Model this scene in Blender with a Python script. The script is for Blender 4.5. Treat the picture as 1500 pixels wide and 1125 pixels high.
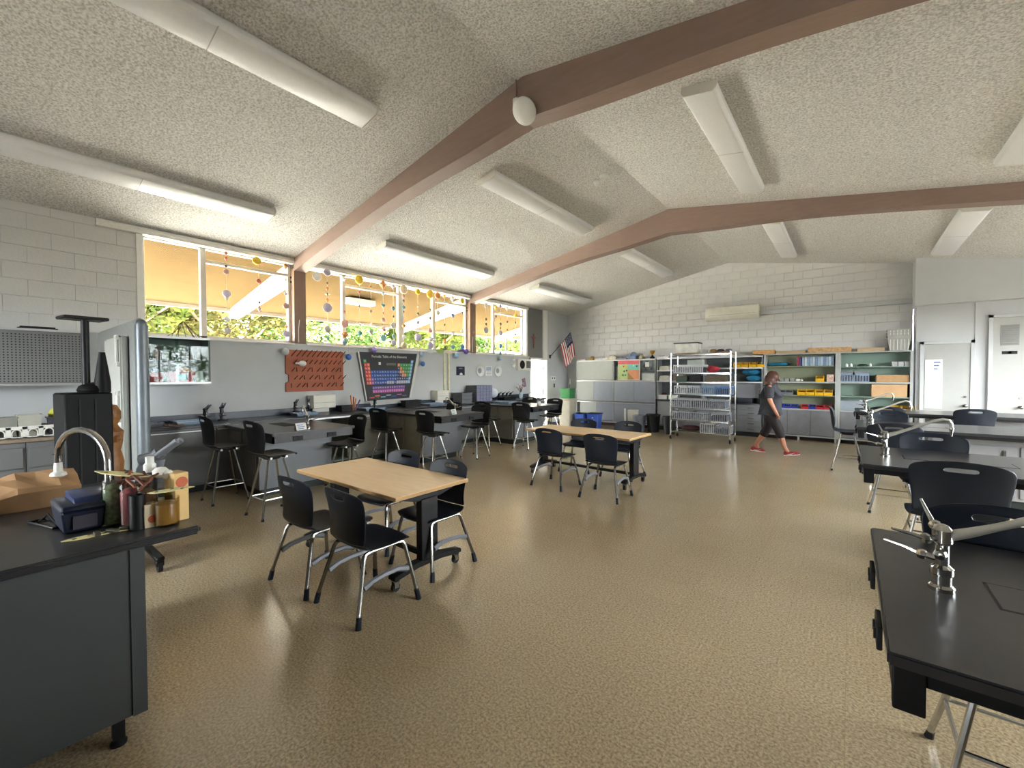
import bpy, bmesh, math, random
from mathutils import Vector, Matrix
random.seed(7)
SC = bpy.context.scene
for o in list(bpy.data.objects): bpy.data.objects.remove(o)
COL = SC.collection

# ---------------------------------------------------------------- camera
F_PX = 622.767
YAW, PITCH, ROLL, CAM_H = 0.6716, -0.0219, -0.0031, 1.63
f0 = Vector((-math.sin(YAW), math.cos(YAW), 0)); r0 = Vector((math.cos(YAW), math.sin(YAW), 0)); zz = Vector((0, 0, 1))
fw = f0 * math.cos(PITCH) + zz * math.sin(PITCH); u0 = -f0 * math.sin(PITCH) + zz * math.cos(PITCH)
rt = r0 * math.cos(ROLL) + u0 * math.sin(ROLL); up = -r0 * math.sin(ROLL) + u0 * math.cos(ROLL)
cd = bpy.data.cameras.new('camera'); cam = bpy.data.objects.new('camera', cd); COL.objects.link(cam)
cd.sensor_width = 36; cd.sensor_fit = 'HORIZONTAL'; cd.lens = 36 * F_PX / 1500; cd.clip_start = 0.05; cd.clip_end = 300
cam.matrix_world = Matrix(((rt.x, up.x, -fw.x, 0), (rt.y, up.y, -fw.y, 0), (rt.z, up.z, -fw.z, CAM_H), (0, 0, 0, 1)))
SC.camera = cam

# ---------------------------------------------------------------- world, sun, exposure
SKY_STRENGTH, SUN_ENERGY, EXPOSURE = 14.0, 50.0, 1.78
wd = bpy.data.worlds.new('hazy_sky'); SC.world = wd; wd.use_nodes = True
wn = wd.node_tree.nodes['Background']; wn.inputs[0].default_value = (0.94, 0.97, 1.0, 1); wn.inputs[1].default_value = SKY_STRENGTH
sl = bpy.data.lights.new('sun', 'SUN'); sl.energy = SUN_ENERGY; sl.angle = 0.02; sl.color = (1, .95, .86)
so = bpy.data.objects.new('sun', sl); COL.objects.link(so); so.location = (0, 0, 20)
so.rotation_euler = Vector((-.32, -.10, -.94)).to_track_quat('-Z', 'Y').to_euler()
SC.view_settings.view_transform = 'Standard'; SC.view_settings.look = 'None'
SC.view_settings.exposure = EXPOSURE; SC.view_settings.gamma = 1; SC.view_settings.use_curve_mapping = False
cy = SC.cycles
cy.use_denoising = True; cy.max_bounces = 8; cy.diffuse_bounces = 5; cy.glossy_bounces = 3; cy.transmission_bounces = 4
cy.transparent_max_bounces = 12; cy.caustics_reflective = False; cy.caustics_refractive = False; cy.sample_clamp_indirect = 8

# ---------------------------------------------------------------- materials
def lin(h):
    h = h.lstrip('#'); c = [int(h[i:i + 2], 16) / 255 for i in (0, 2, 4)]
    return tuple(((v / 12.92) if v <= .04045 else ((v + .055) / 1.055) ** 2.4) for v in c) + (1,)
MATS = {}
def mat(name, hexc, rough=.5, metal=0, var=.08, scale=8, bump=0, bscale=60, spec=.5, stretch=None, hex2=None, coat=0):
    """plain procedural surface: base colour broken by noise, optional fine relief"""
    if name in MATS: return MATS[name]
    m = bpy.data.materials.new(name); m.use_nodes = True; nt = m.node_tree; b = nt.nodes['Principled BSDF']
    b.inputs['Roughness'].default_value = rough; b.inputs['Metallic'].default_value = metal
    b.inputs['Specular IOR Level'].default_value = spec; b.inputs['Coat Weight'].default_value = coat
    c = lin(hexc); tc = nt.nodes.new('ShaderNodeTexCoord'); src = tc.outputs['Object']
    if stretch:
        mp = nt.nodes.new('ShaderNodeMapping'); mp.inputs['Scale'].default_value = stretch
        nt.links.new(src, mp.inputs[0]); src = mp.outputs[0]
    n = nt.nodes.new('ShaderNodeTexNoise'); n.inputs['Scale'].default_value = scale; n.inputs['Detail'].default_value = 3
    nt.links.new(src, n.inputs['Vector'])
    cr = nt.nodes.new('ShaderNodeValToRGB'); cr.color_ramp.elements[0].position = .3; cr.color_ramp.elements[1].position = .7
    c2 = lin(hex2) if hex2 else tuple(min(1, v * (1 + var)) for v in c[:3]) + (1,)
    c1 = c if hex2 else tuple(v * (1 - var) for v in c[:3]) + (1,)
    cr.color_ramp.elements[0].color = c1; cr.color_ramp.elements[1].color = c2
    nt.links.new(n.outputs['Fac'], cr.inputs[0]); nt.links.new(cr.outputs[0], b.inputs['Base Color'])
    if bump:
        n2 = nt.nodes.new('ShaderNodeTexNoise'); n2.inputs['Scale'].default_value = bscale; n2.inputs['Detail'].default_value = 2
        nt.links.new(src, n2.inputs['Vector']); bp = nt.nodes.new('ShaderNodeBump'); bp.inputs['Strength'].default_value = 1
        bp.inputs['Distance'].default_value = bump; nt.links.new(n2.outputs['Fac'], bp.inputs['Height']); nt.links.new(bp.outputs[0], b.inputs['Normal'])
    MATS[name] = m; return m
def glass(name, tint=(.95, .97, .97, 1), gloss=.08):
    m = bpy.data.materials.new(name); m.use_nodes = True; nt = m.node_tree; nt.nodes.clear()
    o = nt.nodes.new('ShaderNodeOutputMaterial'); t = nt.nodes.new('ShaderNodeBsdfTransparent'); t.inputs[0].default_value = tint
    g = nt.nodes.new('ShaderNodeBsdfGlossy'); g.inputs['Roughness'].default_value = .02
    lw = nt.nodes.new('ShaderNodeLayerWeight'); lw.inputs[0].default_value = .5; pw = nt.nodes.new('ShaderNodeMath'); pw.operation = 'POWER'; pw.inputs[1].default_value = 4
    ad = nt.nodes.new('ShaderNodeMath'); ad.operation = 'MULTIPLY_ADD'; ad.inputs[1].default_value = .2; ad.inputs[2].default_value = gloss * .5
    nt.links.new(lw.outputs['Facing'], pw.inputs[0]); nt.links.new(pw.outputs[0], ad.inputs[0])
    mx = nt.nodes.new('ShaderNodeMixShader'); nt.links.new(ad.outputs[0], mx.inputs[0])
    nt.links.new(t.outputs[0], mx.inputs[1]); nt.links.new(g.outputs[0], mx.inputs[2]); nt.links.new(mx.outputs[0], o.inputs[0])
    MATS[name] = m; return m
def floor_material():
    m = bpy.data.materials.new('vinyl_floor'); m.use_nodes = True; nt = m.node_tree; b = nt.nodes['Principled BSDF']; L = nt.links.new
    tc = nt.nodes.new('ShaderNodeTexCoord')
    n = nt.nodes.new('ShaderNodeTexNoise'); n.inputs['Scale'].default_value = 80; n.inputs['Detail'].default_value = 4; n.inputs['Roughness'].default_value = .6
    L(tc.outputs['Object'], n.inputs['Vector'])
    cr = nt.nodes.new('ShaderNodeValToRGB'); e = cr.color_ramp.elements; e[0].position = .36; e[0].color = lin('#94836a'); e[1].position = .62; e[1].color = lin('#c9b795')
    L(n.outputs['Fac'], cr.inputs[0])
    br = nt.nodes.new('ShaderNodeTexBrick'); br.offset = 0; br.inputs['Scale'].default_value = 1; br.inputs['Brick Width'].default_value = .3048; br.inputs['Row Height'].default_value = .3048
    br.inputs['Mortar Size'].default_value = .0012; br.inputs['Color1'].default_value = (1, 1, 1, 1); br.inputs['Color2'].default_value = (.95, .95, .94, 1); br.inputs['Mortar'].default_value = (.78, .76, .72, 1)
    L(tc.outputs['Object'], br.inputs['Vector'])
    m2 = nt.nodes.new('ShaderNodeMix'); m2.data_type = 'RGBA'; m2.blend_type = 'MULTIPLY'; m2.inputs[0].default_value = 1; L(cr.outputs[0], m2.inputs[6]); L(br.outputs['Color'], m2.inputs[7])
    L(m2.outputs[2], b.inputs['Base Color'])
    b.inputs['Roughness'].default_value = .18
    n4 = nt.nodes.new('ShaderNodeTexNoise'); n4.inputs['Scale'].default_value = 14; L(tc.outputs['Object'], n4.inputs['Vector'])
    bp = nt.nodes.new('ShaderNodeBump'); bp.inputs['Strength'].default_value = .35; bp.inputs['Distance'].default_value = .003; L(n4.outputs['Fac'], bp.inputs['Height']); L(bp.outputs[0], b.inputs['Normal'])
    b.inputs['Specular IOR Level'].default_value = .55
    return m
def popcorn_material():
    m = bpy.data.materials.new('popcorn_ceiling'); m.use_nodes = True; nt = m.node_tree; b = nt.nodes['Principled BSDF']; L = nt.links.new
    tc = nt.nodes.new('ShaderNodeTexCoord'); v = nt.nodes.new('ShaderNodeTexNoise'); v.inputs['Scale'].default_value = 52; v.inputs['Detail'].default_value = 4; v.inputs['Roughness'].default_value = .55
    L(tc.outputs['Object'], v.inputs['Vector'])
    cr = nt.nodes.new('ShaderNodeValToRGB'); e = cr.color_ramp.elements; e[0].position = .33; e[0].color = lin('#bfbdb8'); e[1].position = .6; e[1].color = lin('#f2f1ee'); L(v.outputs['Fac'], cr.inputs[0]); L(cr.outputs[0], b.inputs['Base Color'])
    bp = nt.nodes.new('ShaderNodeBump'); bp.inputs['Strength'].default_value = 1; bp.inputs['Distance'].default_value = .034; L(v.outputs['Fac'], bp.inputs['Height']); L(bp.outputs[0], b.inputs['Normal'])
    b.inputs['Roughness'].default_value = .95; b.inputs['Specular IOR Level'].default_value = .1
    return m

# ---------------------------------------------------------------- mesh builder
class MB:
    def __init__(s): s.v = []; s.f = []; s.m = []; s.cur = 0
    def mi(s, i): s.cur = i; return s
    def add(s, vs, fs):
        o = len(s.v); s.v += [tuple(v) for v in vs]
        for f in fs: s.f.append(tuple(i + o for i in f)); s.m.append(s.cur)
        return s
    def box(s, x0, x1, y0, y1, z0, z1):
        x0, x1 = min(x0, x1), max(x0, x1); y0, y1 = min(y0, y1), max(y0, y1); z0, z1 = min(z0, z1), max(z0, z1)
        return s.add([(x0, y0, z0), (x1, y0, z0), (x1, y1, z0), (x0, y1, z0), (x0, y0, z1), (x1, y0, z1), (x1, y1, z1), (x0, y1, z1)],
                     [(0, 3, 2, 1), (4, 5, 6, 7), (0, 1, 5, 4), (1, 2, 6, 5), (2, 3, 7, 6), (3, 0, 4, 7)])
    def cbox(s, c, d, R=None):
        h = [v / 2 for v in d]; vs = []
        for z in (-1, 1):
            for x, y in ((-1, -1), (1, -1), (1, 1), (-1, 1)):
                p = Vector((x * h[0], y * h[1], z * h[2]));
                if R: p = R @ p
                vs.append(p + Vector(c))
        return s.add(vs, [(0, 3, 2, 1), (4, 5, 6, 7), (0, 1, 5, 4), (1, 2, 6, 5), (2, 3, 7, 6), (3, 0, 4, 7)])
    def taper(s, c, d0, d1, h):   # box tapering from base size d0 to top size d1
        x, y, z = c; vs = [(x + a * d0[0] / 2, y + b * d0[1] / 2, z) for a, b in ((-1, -1), (1, -1), (1, 1), (-1, 1))] + [(x + a * d1[0] / 2, y + b * d1[1] / 2, z + h) for a, b in ((-1, -1), (1, -1), (1, 1), (-1, 1))]
        return s.add(vs, [(0, 3, 2, 1), (4, 5, 6, 7), (0, 1, 5, 4), (1, 2, 6, 5), (2, 3, 7, 6), (3, 0, 4, 7)])
    def tub(s, c, d0, d1, h, t=.006, lip=.012):  # open tapered bin
        x, y, z = c; q = ((-1, -1), (1, -1), (1, 1), (-1, 1))
        rings = [(d0, z), (d1, z + h - lip), ((d1[0] + 2 * lip, d1[1] + 2 * lip), z + h - lip), ((d1[0] + 2 * lip, d1[1] + 2 * lip), z + h),
                 ((d1[0] - 2 * t, d1[1] - 2 * t), z + h), ((d0[0] - 2 * t, d0[1] - 2 * t), z + t)]
        vs = [(x + a * d[0] / 2, y + b * d[1] / 2, zz_) for d, zz_ in rings for a, b in q]; fs = [(3, 2, 1, 0)]
        for k in range(len(rings) - 1):
            for i in range(4): j = (i + 1) % 4; fs.append((4 * k + i, 4 * k + j, 4 * k + 4 + j, 4 * k + 4 + i))
        k = 4 * (len(rings) - 1); fs.append((k, k + 1, k + 2, k + 3)); return s.add(vs, fs)
    def ring(s, c, u, w, r, n): return [Vector(c) + u * (r * math.cos(2 * math.pi * i / n)) + w * (r * math.sin(2 * math.pi * i / n)) for i in range(n)]
    def cyl(s, p0, p1, r0, r1=None, n=12, caps=True):
        r1 = r0 if r1 is None else r1; p0, p1 = Vector(p0), Vector(p1); d = (p1 - p0).normalized(); u = d.orthogonal().normalized(); w = d.cross(u)
        vs = s.ring(p0, u, w, r0, n) + s.ring(p1, u, w, r1, n); fs = [(i, (i + 1) % n, n + (i + 1) % n, n + i) for i in range(n)]
        if caps: fs += [tuple(reversed(range(n))), tuple(range(n, 2 * n))]
        return s.add(vs, fs)
    def tube(s, pts, r, n=8):
        pts = [Vector(p) for p in pts]; rs = r if isinstance(r, (list, tuple)) else [r] * len(pts); u = None; vs = []; fs = []
        for i, p in enumerate(pts):
            d = ((pts[min(i + 1, len(pts) - 1)] - p).normalized() + (p - pts[max(i - 1, 0)]).normalized()).normalized()
            u = d.orthogonal().normalized() if u is None else (u - d * u.dot(d)).normalized()
            vs += s.ring(p, u, d.cross(u), rs[i], n)
        for k in range(len(pts) - 1):
            for i in range(n): j = (i + 1) % n; fs.append((k * n + i, k * n + j, k * n + n + j, k * n + n + i))
        fs += [tuple(reversed(range(n))), tuple(range(n * (len(pts) - 1), n * len(pts)))]
        return s.add(vs, fs)
    def lathe(s, prof, c=(0, 0, 0), n=16, axis='z'):
        vs = []; fs = []; k = len(prof)
        for i in range(n):
            a = 2 * math.pi * i / n
            for r, z in prof:
                p = (r * math.cos(a), r * math.sin(a), z)
                if axis == 'x': p = (z, p[0], p[1])
                if axis == 'y': p = (p[1], z, p[0])
                vs.append((p[0] + c[0], p[1] + c[1], p[2] + c[2]))
        for i in range(n):
            j = (i + 1) % n
            for q in range(k - 1): fs.append((i * k + q, j * k + q, j * k + q + 1, i * k + q + 1))
        if prof[0][0] > 1e-6: fs.append(tuple(i * k for i in reversed(range(n))))
        if prof[-1][0] > 1e-6: fs.append(tuple(i * k + k - 1 for i in range(n)))
        return s.add(vs, fs)
    def prism(s, pts, ax, a, b):
        n = len(pts); mk = {'x': lambda p, t: (t, p[0], p[1]), 'y': lambda p, t: (p[0], t, p[1]), 'z': lambda p, t: (p[0], p[1], t)}[ax]
        vs = [mk(p, a) for p in pts] + [mk(p, b) for p in pts]
        return s.add(vs, [tuple(reversed(range(n))), tuple(range(n, 2 * n))] + [(i, (i + 1) % n, n + (i + 1) % n, n + i) for i in range(n)])
    def ball(s, c, r, n=12, sq=(1, 1, 1)):
        m = n // 2; prof = [(math.sin(math.pi * i / m), -math.cos(math.pi * i / m)) for i in range(m + 1)]; o = len(s.v); s.lathe(prof, (0, 0, 0), n)
        for i in range(o, len(s.v)): v = s.v[i]; s.v[i] = (c[0] + v[0] * r * sq[0], c[1] + v[1] * r * sq[1], c[2] + v[2] * r * sq[2])
        return s
    def xf(s, M, start=0):
        for i in range(start, len(s.v)): s.v[i] = tuple(M @ Vector(s.v[i]))
        return s
    def build(s, name, mats, parent=None, bevel=0, smooth=False, seg=1):
        me = bpy.data.meshes.new(name); me.from_pydata(s.v, [], s.f)
        mats = mats if isinstance(mats, (list, tuple)) else [mats]
        for m in mats: me.materials.append(m)
        me.polygons.foreach_set('material_index', s.m)
        bm = bmesh.new(); bm.from_mesh(me)
        if smooth: bmesh.ops.remove_doubles(bm, verts=bm.verts, dist=1e-6)
        bmesh.ops.recalc_face_normals(bm, faces=bm.faces)
        if bevel:
            es = [e for e in bm.edges if len(e.link_faces) == 2 and e.calc_face_angle(0) > .5]
            bmesh.ops.bevel(bm, geom=es, offset=bevel, segments=seg, affect='EDGES', clamp_overlap=True)
        bm.to_mesh(me); bm.free()
        if smooth or bevel:
            me.polygons.foreach_set('use_smooth', [True] * len(me.polygons)); me.set_sharp_from_angle(angle=.65)
        o = bpy.data.objects.new(name, me); COL.objects.link(o)
        if parent: o.parent = parent
        return o
def tag(o, label=None, cat=None, group=None, kind=None):
    for k, v in (('label', label), ('category', cat), ('group', group), ('kind', kind)):
        if v: o[k] = v
    return o
def thing(name, label, cat, loc=(0, 0, 0), rz=0, group=None):
    o = bpy.data.objects.new(name, None); COL.objects.link(o); o.location = loc; o.rotation_euler = (0, 0, rz); o.empty_display_size = .1
    return tag(o, label, cat, group)
def dup(root, loc=None, rz=None, label=None, group=None):
    r = root.copy(); COL.objects.link(r)
    if loc is not None: r.location = loc
    if rz is not None: r.rotation_euler = (0, 0, rz)
    tag(r, label, None, group)
    for ch in root.children:
        c = ch.copy(); COL.objects.link(c); c.parent = r
        for g in ch.children: d = g.copy(); COL.objects.link(d); d.parent = c
    return r
def struct(o): o['kind'] = 'structure'; return o
def text_geo(body, size=1):
    cu = bpy.data.curves.new('lettering', 'FONT'); cu.body = body; cu.size = size; cu.align_x = 'CENTER'; cu.align_y = 'CENTER'; cu.resolution_u = 2
    ob = bpy.data.objects.new('lettering', cu); COL.objects.link(ob); dg = bpy.context.evaluated_depsgraph_get(); me = ob.evaluated_get(dg).to_mesh()
    vs = [tuple(v.co) for v in me.vertices]; fs = [tuple(p.vertices) for p in me.polygons]
    bpy.data.objects.remove(ob); bpy.data.curves.remove(cu); return vs, fs
PI = math.pi
SYMS = 'H He Li Be B C N O F Ne Na Mg Al Si P S Cl Ar K Ca Sc Ti V Cr Mn Fe Co Ni Cu Zn Ga Ge As Se Br Kr Rb Sr Y Zr Nb Mo Tc Ru Rh Pd Ag Cd In Sn Sb Te I Xe Cs Ba La Hf Ta W Re Os Ir Pt Au Hg Tl Pb Bi Po At Rn Fr Ra Ac Rf Db Sg Bh Hs Mt Ds Rg Cn Nh Fl Mc Lv Ts Og Ce Pr Nd Pm Sm Eu Gd Tb Dy Ho Er Tm Yb Lu Th Pa U Np Pu Am Cm Bk Cf Es Fm Md No Lr'.split()
TXT = {s_: text_geo(s_, .6) for s_ in SYMS}; TXT['Periodic Table of the Elements'] = text_geo('Periodic Table of the Elements', 1)
# ---------------------------------------------------------------- palette
FLOOR = floor_material(); POP = popcorn_material()
WALL = mat('wall_paint', '#bfc2c4', .7, var=.02, scale=3)
BLOCK = mat('block_paint', '#cfcfcd', .65, var=.03, scale=5, bump=.002, bscale=45)
BEAM = mat('beam_paint', '#8b756a', .55, var=.06, scale=4, stretch=(1, 6, 6))
POSTM = mat('post_paint', '#8a715f', .55, var=.05, scale=4)
FRAME = mat('window_frame_paint', '#cfc9bd', .5, var=.03)
WHITE = mat('white_paint', '#e6e5e0', .45, var=.02)
TAN = mat('eave_wood', '#5c4c34', .8, var=.1, scale=3, stretch=(8, 1, 8), spec=0)
PANELG = mat('grey_panel', '#6d6e6c', .6, var=.03)
GREY = mat('cabinet_grey', '#6f7072', .4, var=.03, scale=3)
GREYL = mat('cabinet_grey_light', '#8b8d90', .4, var=.03, scale=3)
GREYB = mat('cabinet_blue_grey', '#6e7176', .4, var=.03, scale=3)
EPOXY = mat('black_epoxy', '#2b2b2d', .28, var=.12, scale=12, spec=.5)
BLACKM = mat('black_metal', '#0e0e10', .5, var=.1, spec=.3)
BLACKP = mat('black_plastic', '#121316', .55, spec=.35, var=.1, bump=.0006, bscale=300)
NAVY = mat('navy_plastic', '#151c27', .45, spec=.35, var=.12, scale=10, bump=.0006, bscale=260)
CHAR = mat('charcoal_plastic', '#111114', .48, spec=.35, var=.12, scale=10, bump=.0006, bscale=260)
CHROME = mat('chrome', '#c2c2c0', .16, 1, var=.03)
STEEL = mat('brushed_steel', '#94928d', .24, 1, var=.05)
ALUM = mat('aluminium_trim', '#c9cacb', .4, .6, var=.03)
GREYP = mat('grey_plastic', '#74777f', .45, var=.05)
RUBBER = mat('black_rubber', '#101010', .7, var=.1)
BEECH = mat('beech_top', '#e3c397', .35, var=.1, scale=4, stretch=(1, 9, 9), hex2='#ecd0a8')
EDGE = mat('wood_edge', '#b68f5d', .45, var=.08, scale=6)
SHELFG = mat('sage_green_paint', '#76877a', .5, var=.05)
SHELFW = mat('shelf_edge_grey', '#a3a6a3', .45, var=.03)
CARD = mat('cardboard', '#b08b62', .8, var=.07, scale=14)
KRAFT = mat('kraft_paper', '#b08a62', .75, var=.1, scale=7, bump=.006, bscale=5)
YEL = mat('yellow_plastic', '#e3b020', .4, var=.05)
BLUEB = mat('blue_bin_plastic', '#2b3fa0', .4, var=.06)
REDB = mat('red_bin_plastic', '#b82a34', .4, var=.06)
CLEARB = mat('pale_blue_plastic', '#8fa2b8', .35, var=.08, scale=30)
WHITEP = mat('white_plastic', '#e2e2dd', .4, var=.03)
CREAM = mat('cream_plastic', '#e4e2d6', .45, var=.03)
PAPER = mat('white_paper', '#eceae4', .8, var=.02)
DGREEN = mat('dark_green_base', '#1c2622', .6, var=.1)
TERRA = mat('terracotta_peg', '#a55a3c', .6, var=.1, scale=6)
TERRAD = mat('terracotta_dark', '#6b3423', .6, var=.1)
GLASSW = glass('window_glass', (.96, .97, .97, 1), .008)
GLASSC = glass('cabinet_glass', (.86, .92, .9, 1), .025)
LENS = mat('diffuser_lens', '#eef0f2', .35, var=.02, scale=40)
FIXT = mat('fixture_enamel', '#e3e1da', .4, var=.02)
STRING = mat('white_thread', '#c9c4ba', .8)
XW = -7.75; YB = 12.9; YR = -3.3; XR = 4.6
RX, RZ = -2.66, 4.68; SL, SR = .1925, .165
def roof(x): return RZ + SL * (x - RX) if x < RX else RZ - SR * (x - RX)

# ---------------------------------------------------------------- shell
struct(MB().box(XW - .2, XR + .1, YR - .1, YB + .2, -.12, 0).build('floor', FLOOR))
lo = [(XW - .2, roof(XW - .2)), (RX, RZ), (XR + .15, roof(XR + .15))]
struct(MB().prism(lo + [(x, z + .28) for x, z in reversed(lo)], 'y', YR - .2, YB + .25).build('ceiling', POP))
wl = MB().box(XW - .2, XW, YR, 10.62, 0, 2.2).box(XW - .2, XW, 11.56, YB, 0, roof(XW) + .05).box(XW - .2, XW - .012, YR, 1.44, 2.2, 3.76).box(XW - .2, XW - .06, 1.44, 10.45, 3.63, 3.76)
wall_left = struct(wl.build('wall_left', WALL))
struct(MB().box(XW - .16, XW - .02, 10.45, 11.36, 2.14, 3.7).build('wall_door_panel', PANELG))
struct(MB().box(XW - .2, XW + .03, 11.36, 11.58, 2.14, 3.72).box(XW - .12, XW + .03, 11.53, 11.6, 0, 2.16).box(XW - .12, XW + .03, 10.6, 10.66, 0, 2.16).box(XW - .12, XW + .03, 10.6, 11.6, 2.1, 2.16).build('trim_door', WHITE, bevel=.004))
# concrete blocks: one mesh per size, chamfered faces, tiny recessed joints
def block_mesh(l, h, d=.03, c=.0018):
    b = MB(); q = ((-1, -1), (1, -1), (1, 1), (-1, 1)); l2, h2 = l / 2 - .0015, h / 2 - .0015
    vs = [(a * l2, 0, e * h2) for a, e in q] + [(a * l2, -d + c, e * h2) for a, e in q] + [(a * (l2 - c), -d, e * (h2 - c)) for a, e in q]
    b.add(vs, [(4 * k + i, 4 * k + (i + 1) % 4, 4 * k + 4 + (i + 1) % 4, 4 * k + 4 + i) for k in (0, 1) for i in range(4)] + [(8, 9, 10, 11)])
    return b.build('block', BLOCK)
blocks = {}
def lay_blocks(parent, place, u0, u1, z0, ztop, keep):
    z, row = z0, 0
    while z < ztop:
        u = u0 - (.2 if row % 2 else 0)
        while u < u1 - .01:
            a, b = max(u, u0), min(u + .4, u1)
            if b - a > .03 and keep((a + b) / 2, z):
                k = round(b - a, 3)
                if k not in blocks: o = blocks[k] = block_mesh(k, .2)
                else: o = blocks[k].copy(); COL.objects.link(o)
                place(o, (a + b) / 2, z + .1); o.parent = parent
            u += .4
        z += .2; row += 1
def put_left(o, u, z): o.location = (XW - .03, u, z); o.rotation_euler = (0, 0, PI / 2)
lay_blocks(wall_left, put_left, -1.6, 1.42, 2.19, 3.66, lambda u, z: True)
# back wall with blocks above the shelving
wb = MB().prism([(XW - .2, 0), (1.08, 0), (1.08, roof(1.08) + .1), (RX, RZ + .1), (XW - .2, roof(XW - .2) + .1)], 'y', YB + .03, YB + .22)
wall_back = struct(wb.build('wall_back', WALL))
def put_back(o, u, z): o.location = (u, YB + .03, z); o.rotation_euler = (0, 0, 0)
lay_blocks(wall_back, put_back, XW, 1.08, 2.0, 4.7, lambda u, z: z < roof(u) + .02)
struct(MB().box(XW, 1.08, YB, YB + .03, 0, 2.0).build('wall_back_base', WALL))
# bulkhead and closet wall at the back right
YS = 12.38
struct(MB().prism([(1.06, 3.06), (XR, 3.06), (XR, roof(XR) + .05), (1.06, roof(1.06) + .05)], 'y', YS, YB + .2).build('wall_bulkhead', WALL, bevel=.006))
struct(MB().box(1.1, XR, YS + .14, YB + .2, 0, 3.08).build('wall_closet', WALL))
struct(MB().box(1.1, XR, YS + .125, YS + .145, 0, .1).build('baseboard_closet', DGREEN))
struct(MB().box(XW, XW + .015, 11.6, YB, 0, .1).box(XW, -7.2, YB - .015, YB, 0, .1).build('baseboard_back', DGREEN))
def flat_door(name, x0, x1, z1, y, vent):
    d = struct(MB().box(x0, x1, y - .035, y + .01, .02, z1).build(name, mat('door_paint', '#a9aaa7', .5, var=.02), bevel=.004))
    MB().box(x0 - .06, x0, y - .05, y + .01, 0, z1 + .06).box(x1, x1 + .06, y - .05, y + .01, 0, z1 + .06).box(x0 - .06, x1 + .06, y - .05, y + .01, z1, z1 + .06).build('door_frame', WALL, d, bevel=.003)
    MB().lathe([(.03, 0), (.03, -.008), (.012, -.01), (.012, -.05), (.03, -.055), (.032, -.075), (.015, -.085)], (x1 - .07, y - .035, .97), 16, 'y').build('door_knob', STEEL, d, smooth=True)
    MB().cyl((x1 - .07, y - .03, 1.15), (x1 - .07, y - .05, 1.15), .022, n=14).build('deadbolt', STEEL, d)
    if vent:
        v = MB().box(x0 + .1, x1 - .1, y - .045, y - .03, z1 - .55, z1 - .15).build('vent_grille', mat('vent_grey', '#8a8b88', .6), d)
        for k in range(9): MB().cbox(((x0 + x1) / 2, y - .05, z1 - .52 + k * .042), (x1 - x0 - .24, .02, .006), Matrix.Rotation(.5, 3, 'X')).build('slat', GREYL, v)
        MB().box(x0 + .12, x0 + .24, y - .04, y - .03, z1 - .72, z1 - .66).box(x1 - .24, x1 - .12, y - .04, y - .03, z1 - .72, z1 - .66).build('door_label', BLACKM, d)
    return d
flat_door('door_2', 1.22, 1.9, 2.24, YS + .13, False)
flat_door('door_3', 2.2, 2.64, 2.72, YS + .13, True)
struct(MB().box(1.96, 1.985, YS + .125, YS + .145, 0, 3.05).build('trim_closet', WALL))
# open doorway in the window wall: leaf swung outward
d1 = struct(MB().box(XW - 1.0, XW - .12, 11.49, 11.535, .02, 2.08).build('door_1', WHITE, bevel=.003))
for z in (.3, 1.05, 1.8): MB().box(XW - .13, XW - .1, 11.47, 11.5, z, z + .1).build('hinge', STEEL, d1)
# right and rear walls with their windows (behind and beside the camera)
def wall_with_holes(name, mk, u0, u1, z0, z1, holes):
    b = MB(); u = u0
    for a, c, lo_, hi in holes:
        mk(b, u, a, z0, z1); mk(b, a, c, z0, lo_); mk(b, a, c, hi, z1); u = c
    mk(b, u, u1, z0, z1); return struct(b.build(name, WALL))
RH = [(-5.6, -3.4, 1.2, 2.5)]
wall_with_holes('wall_rear', lambda b, a, c, l, h: b.box(a, c, YR - .15, YR, l, h), XW - .2, XR + .15, 0, 4.9, RH)
SH = [(3.2, 5.9, 1.0, 2.8), (6.2, 8.9, 1.0, 2.8), (9.2, 11.9, 1.0, 2.8)]
wall_with_holes('wall_right', lambda b, a, c, l, h: b.box(XR, XR + .15, a, c, l, h), YR, YB + .2, 0, 3.6, SH)
wn_i = [3]
def side_window(axis, u0, u1, z0, z1, at):
    wn_i[0] += 1; fr = MB(); n = max(2, round((u1 - u0) / 1.05)); t = .05
    bx = (lambda m, a, c, l, h, p, q: m.box(a, c, at + p, at + q, l, h)) if axis == 'x' else (lambda m, a, c, l, h, p, q: m.box(at + p, at + q, a, c, l, h))
    for a, c, l, h in ((u0, u0 + t, z0, z1), (u1 - t, u1, z0, z1), (u0, u1, z0, z0 + t), (u0, u1, z1 - t, z1)): bx(fr, a, c, l, h, -.04, .04)
    w = struct(fr.build('window_%d' % wn_i[0], FRAME))
    for k in range(n):
        a = u0 + (u1 - u0) * k / n; c = u0 + (u1 - u0) * (k + 1) / n; bx(m := MB(), a, c, z0, z1, -.003, .003); m.build('pane', GLASSW, w)
        if k: bx(m := MB(), a - .025, a + .025, z0, z1, -.035, .035); m.build('mullion', FRAME, w)
for a, c, l, h in RH: side_window('x', a, c, l, h, YR - .08)
for a, c, l, h in SH: side_window('y', a, c, l, h, XR + .08)
def portal(name, loc, sx, sy, direction):
    l = bpy.data.lights.new(name, 'AREA'); l.shape = 'RECTANGLE'; l.size = sx; l.size_y = sy; l.cycles.is_portal = True
    o = bpy.data.objects.new(name, l); COL.objects.link(o); o.location = loc; o.rotation_euler = Vector(direction).to_track_quat('-Z', 'Y').to_euler()
for a, c, l, h in RH: portal('sky_portal', ((a + c) / 2, YR - .2, (l + h) / 2), c - a, h - l, (0, 1, 0))
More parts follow.
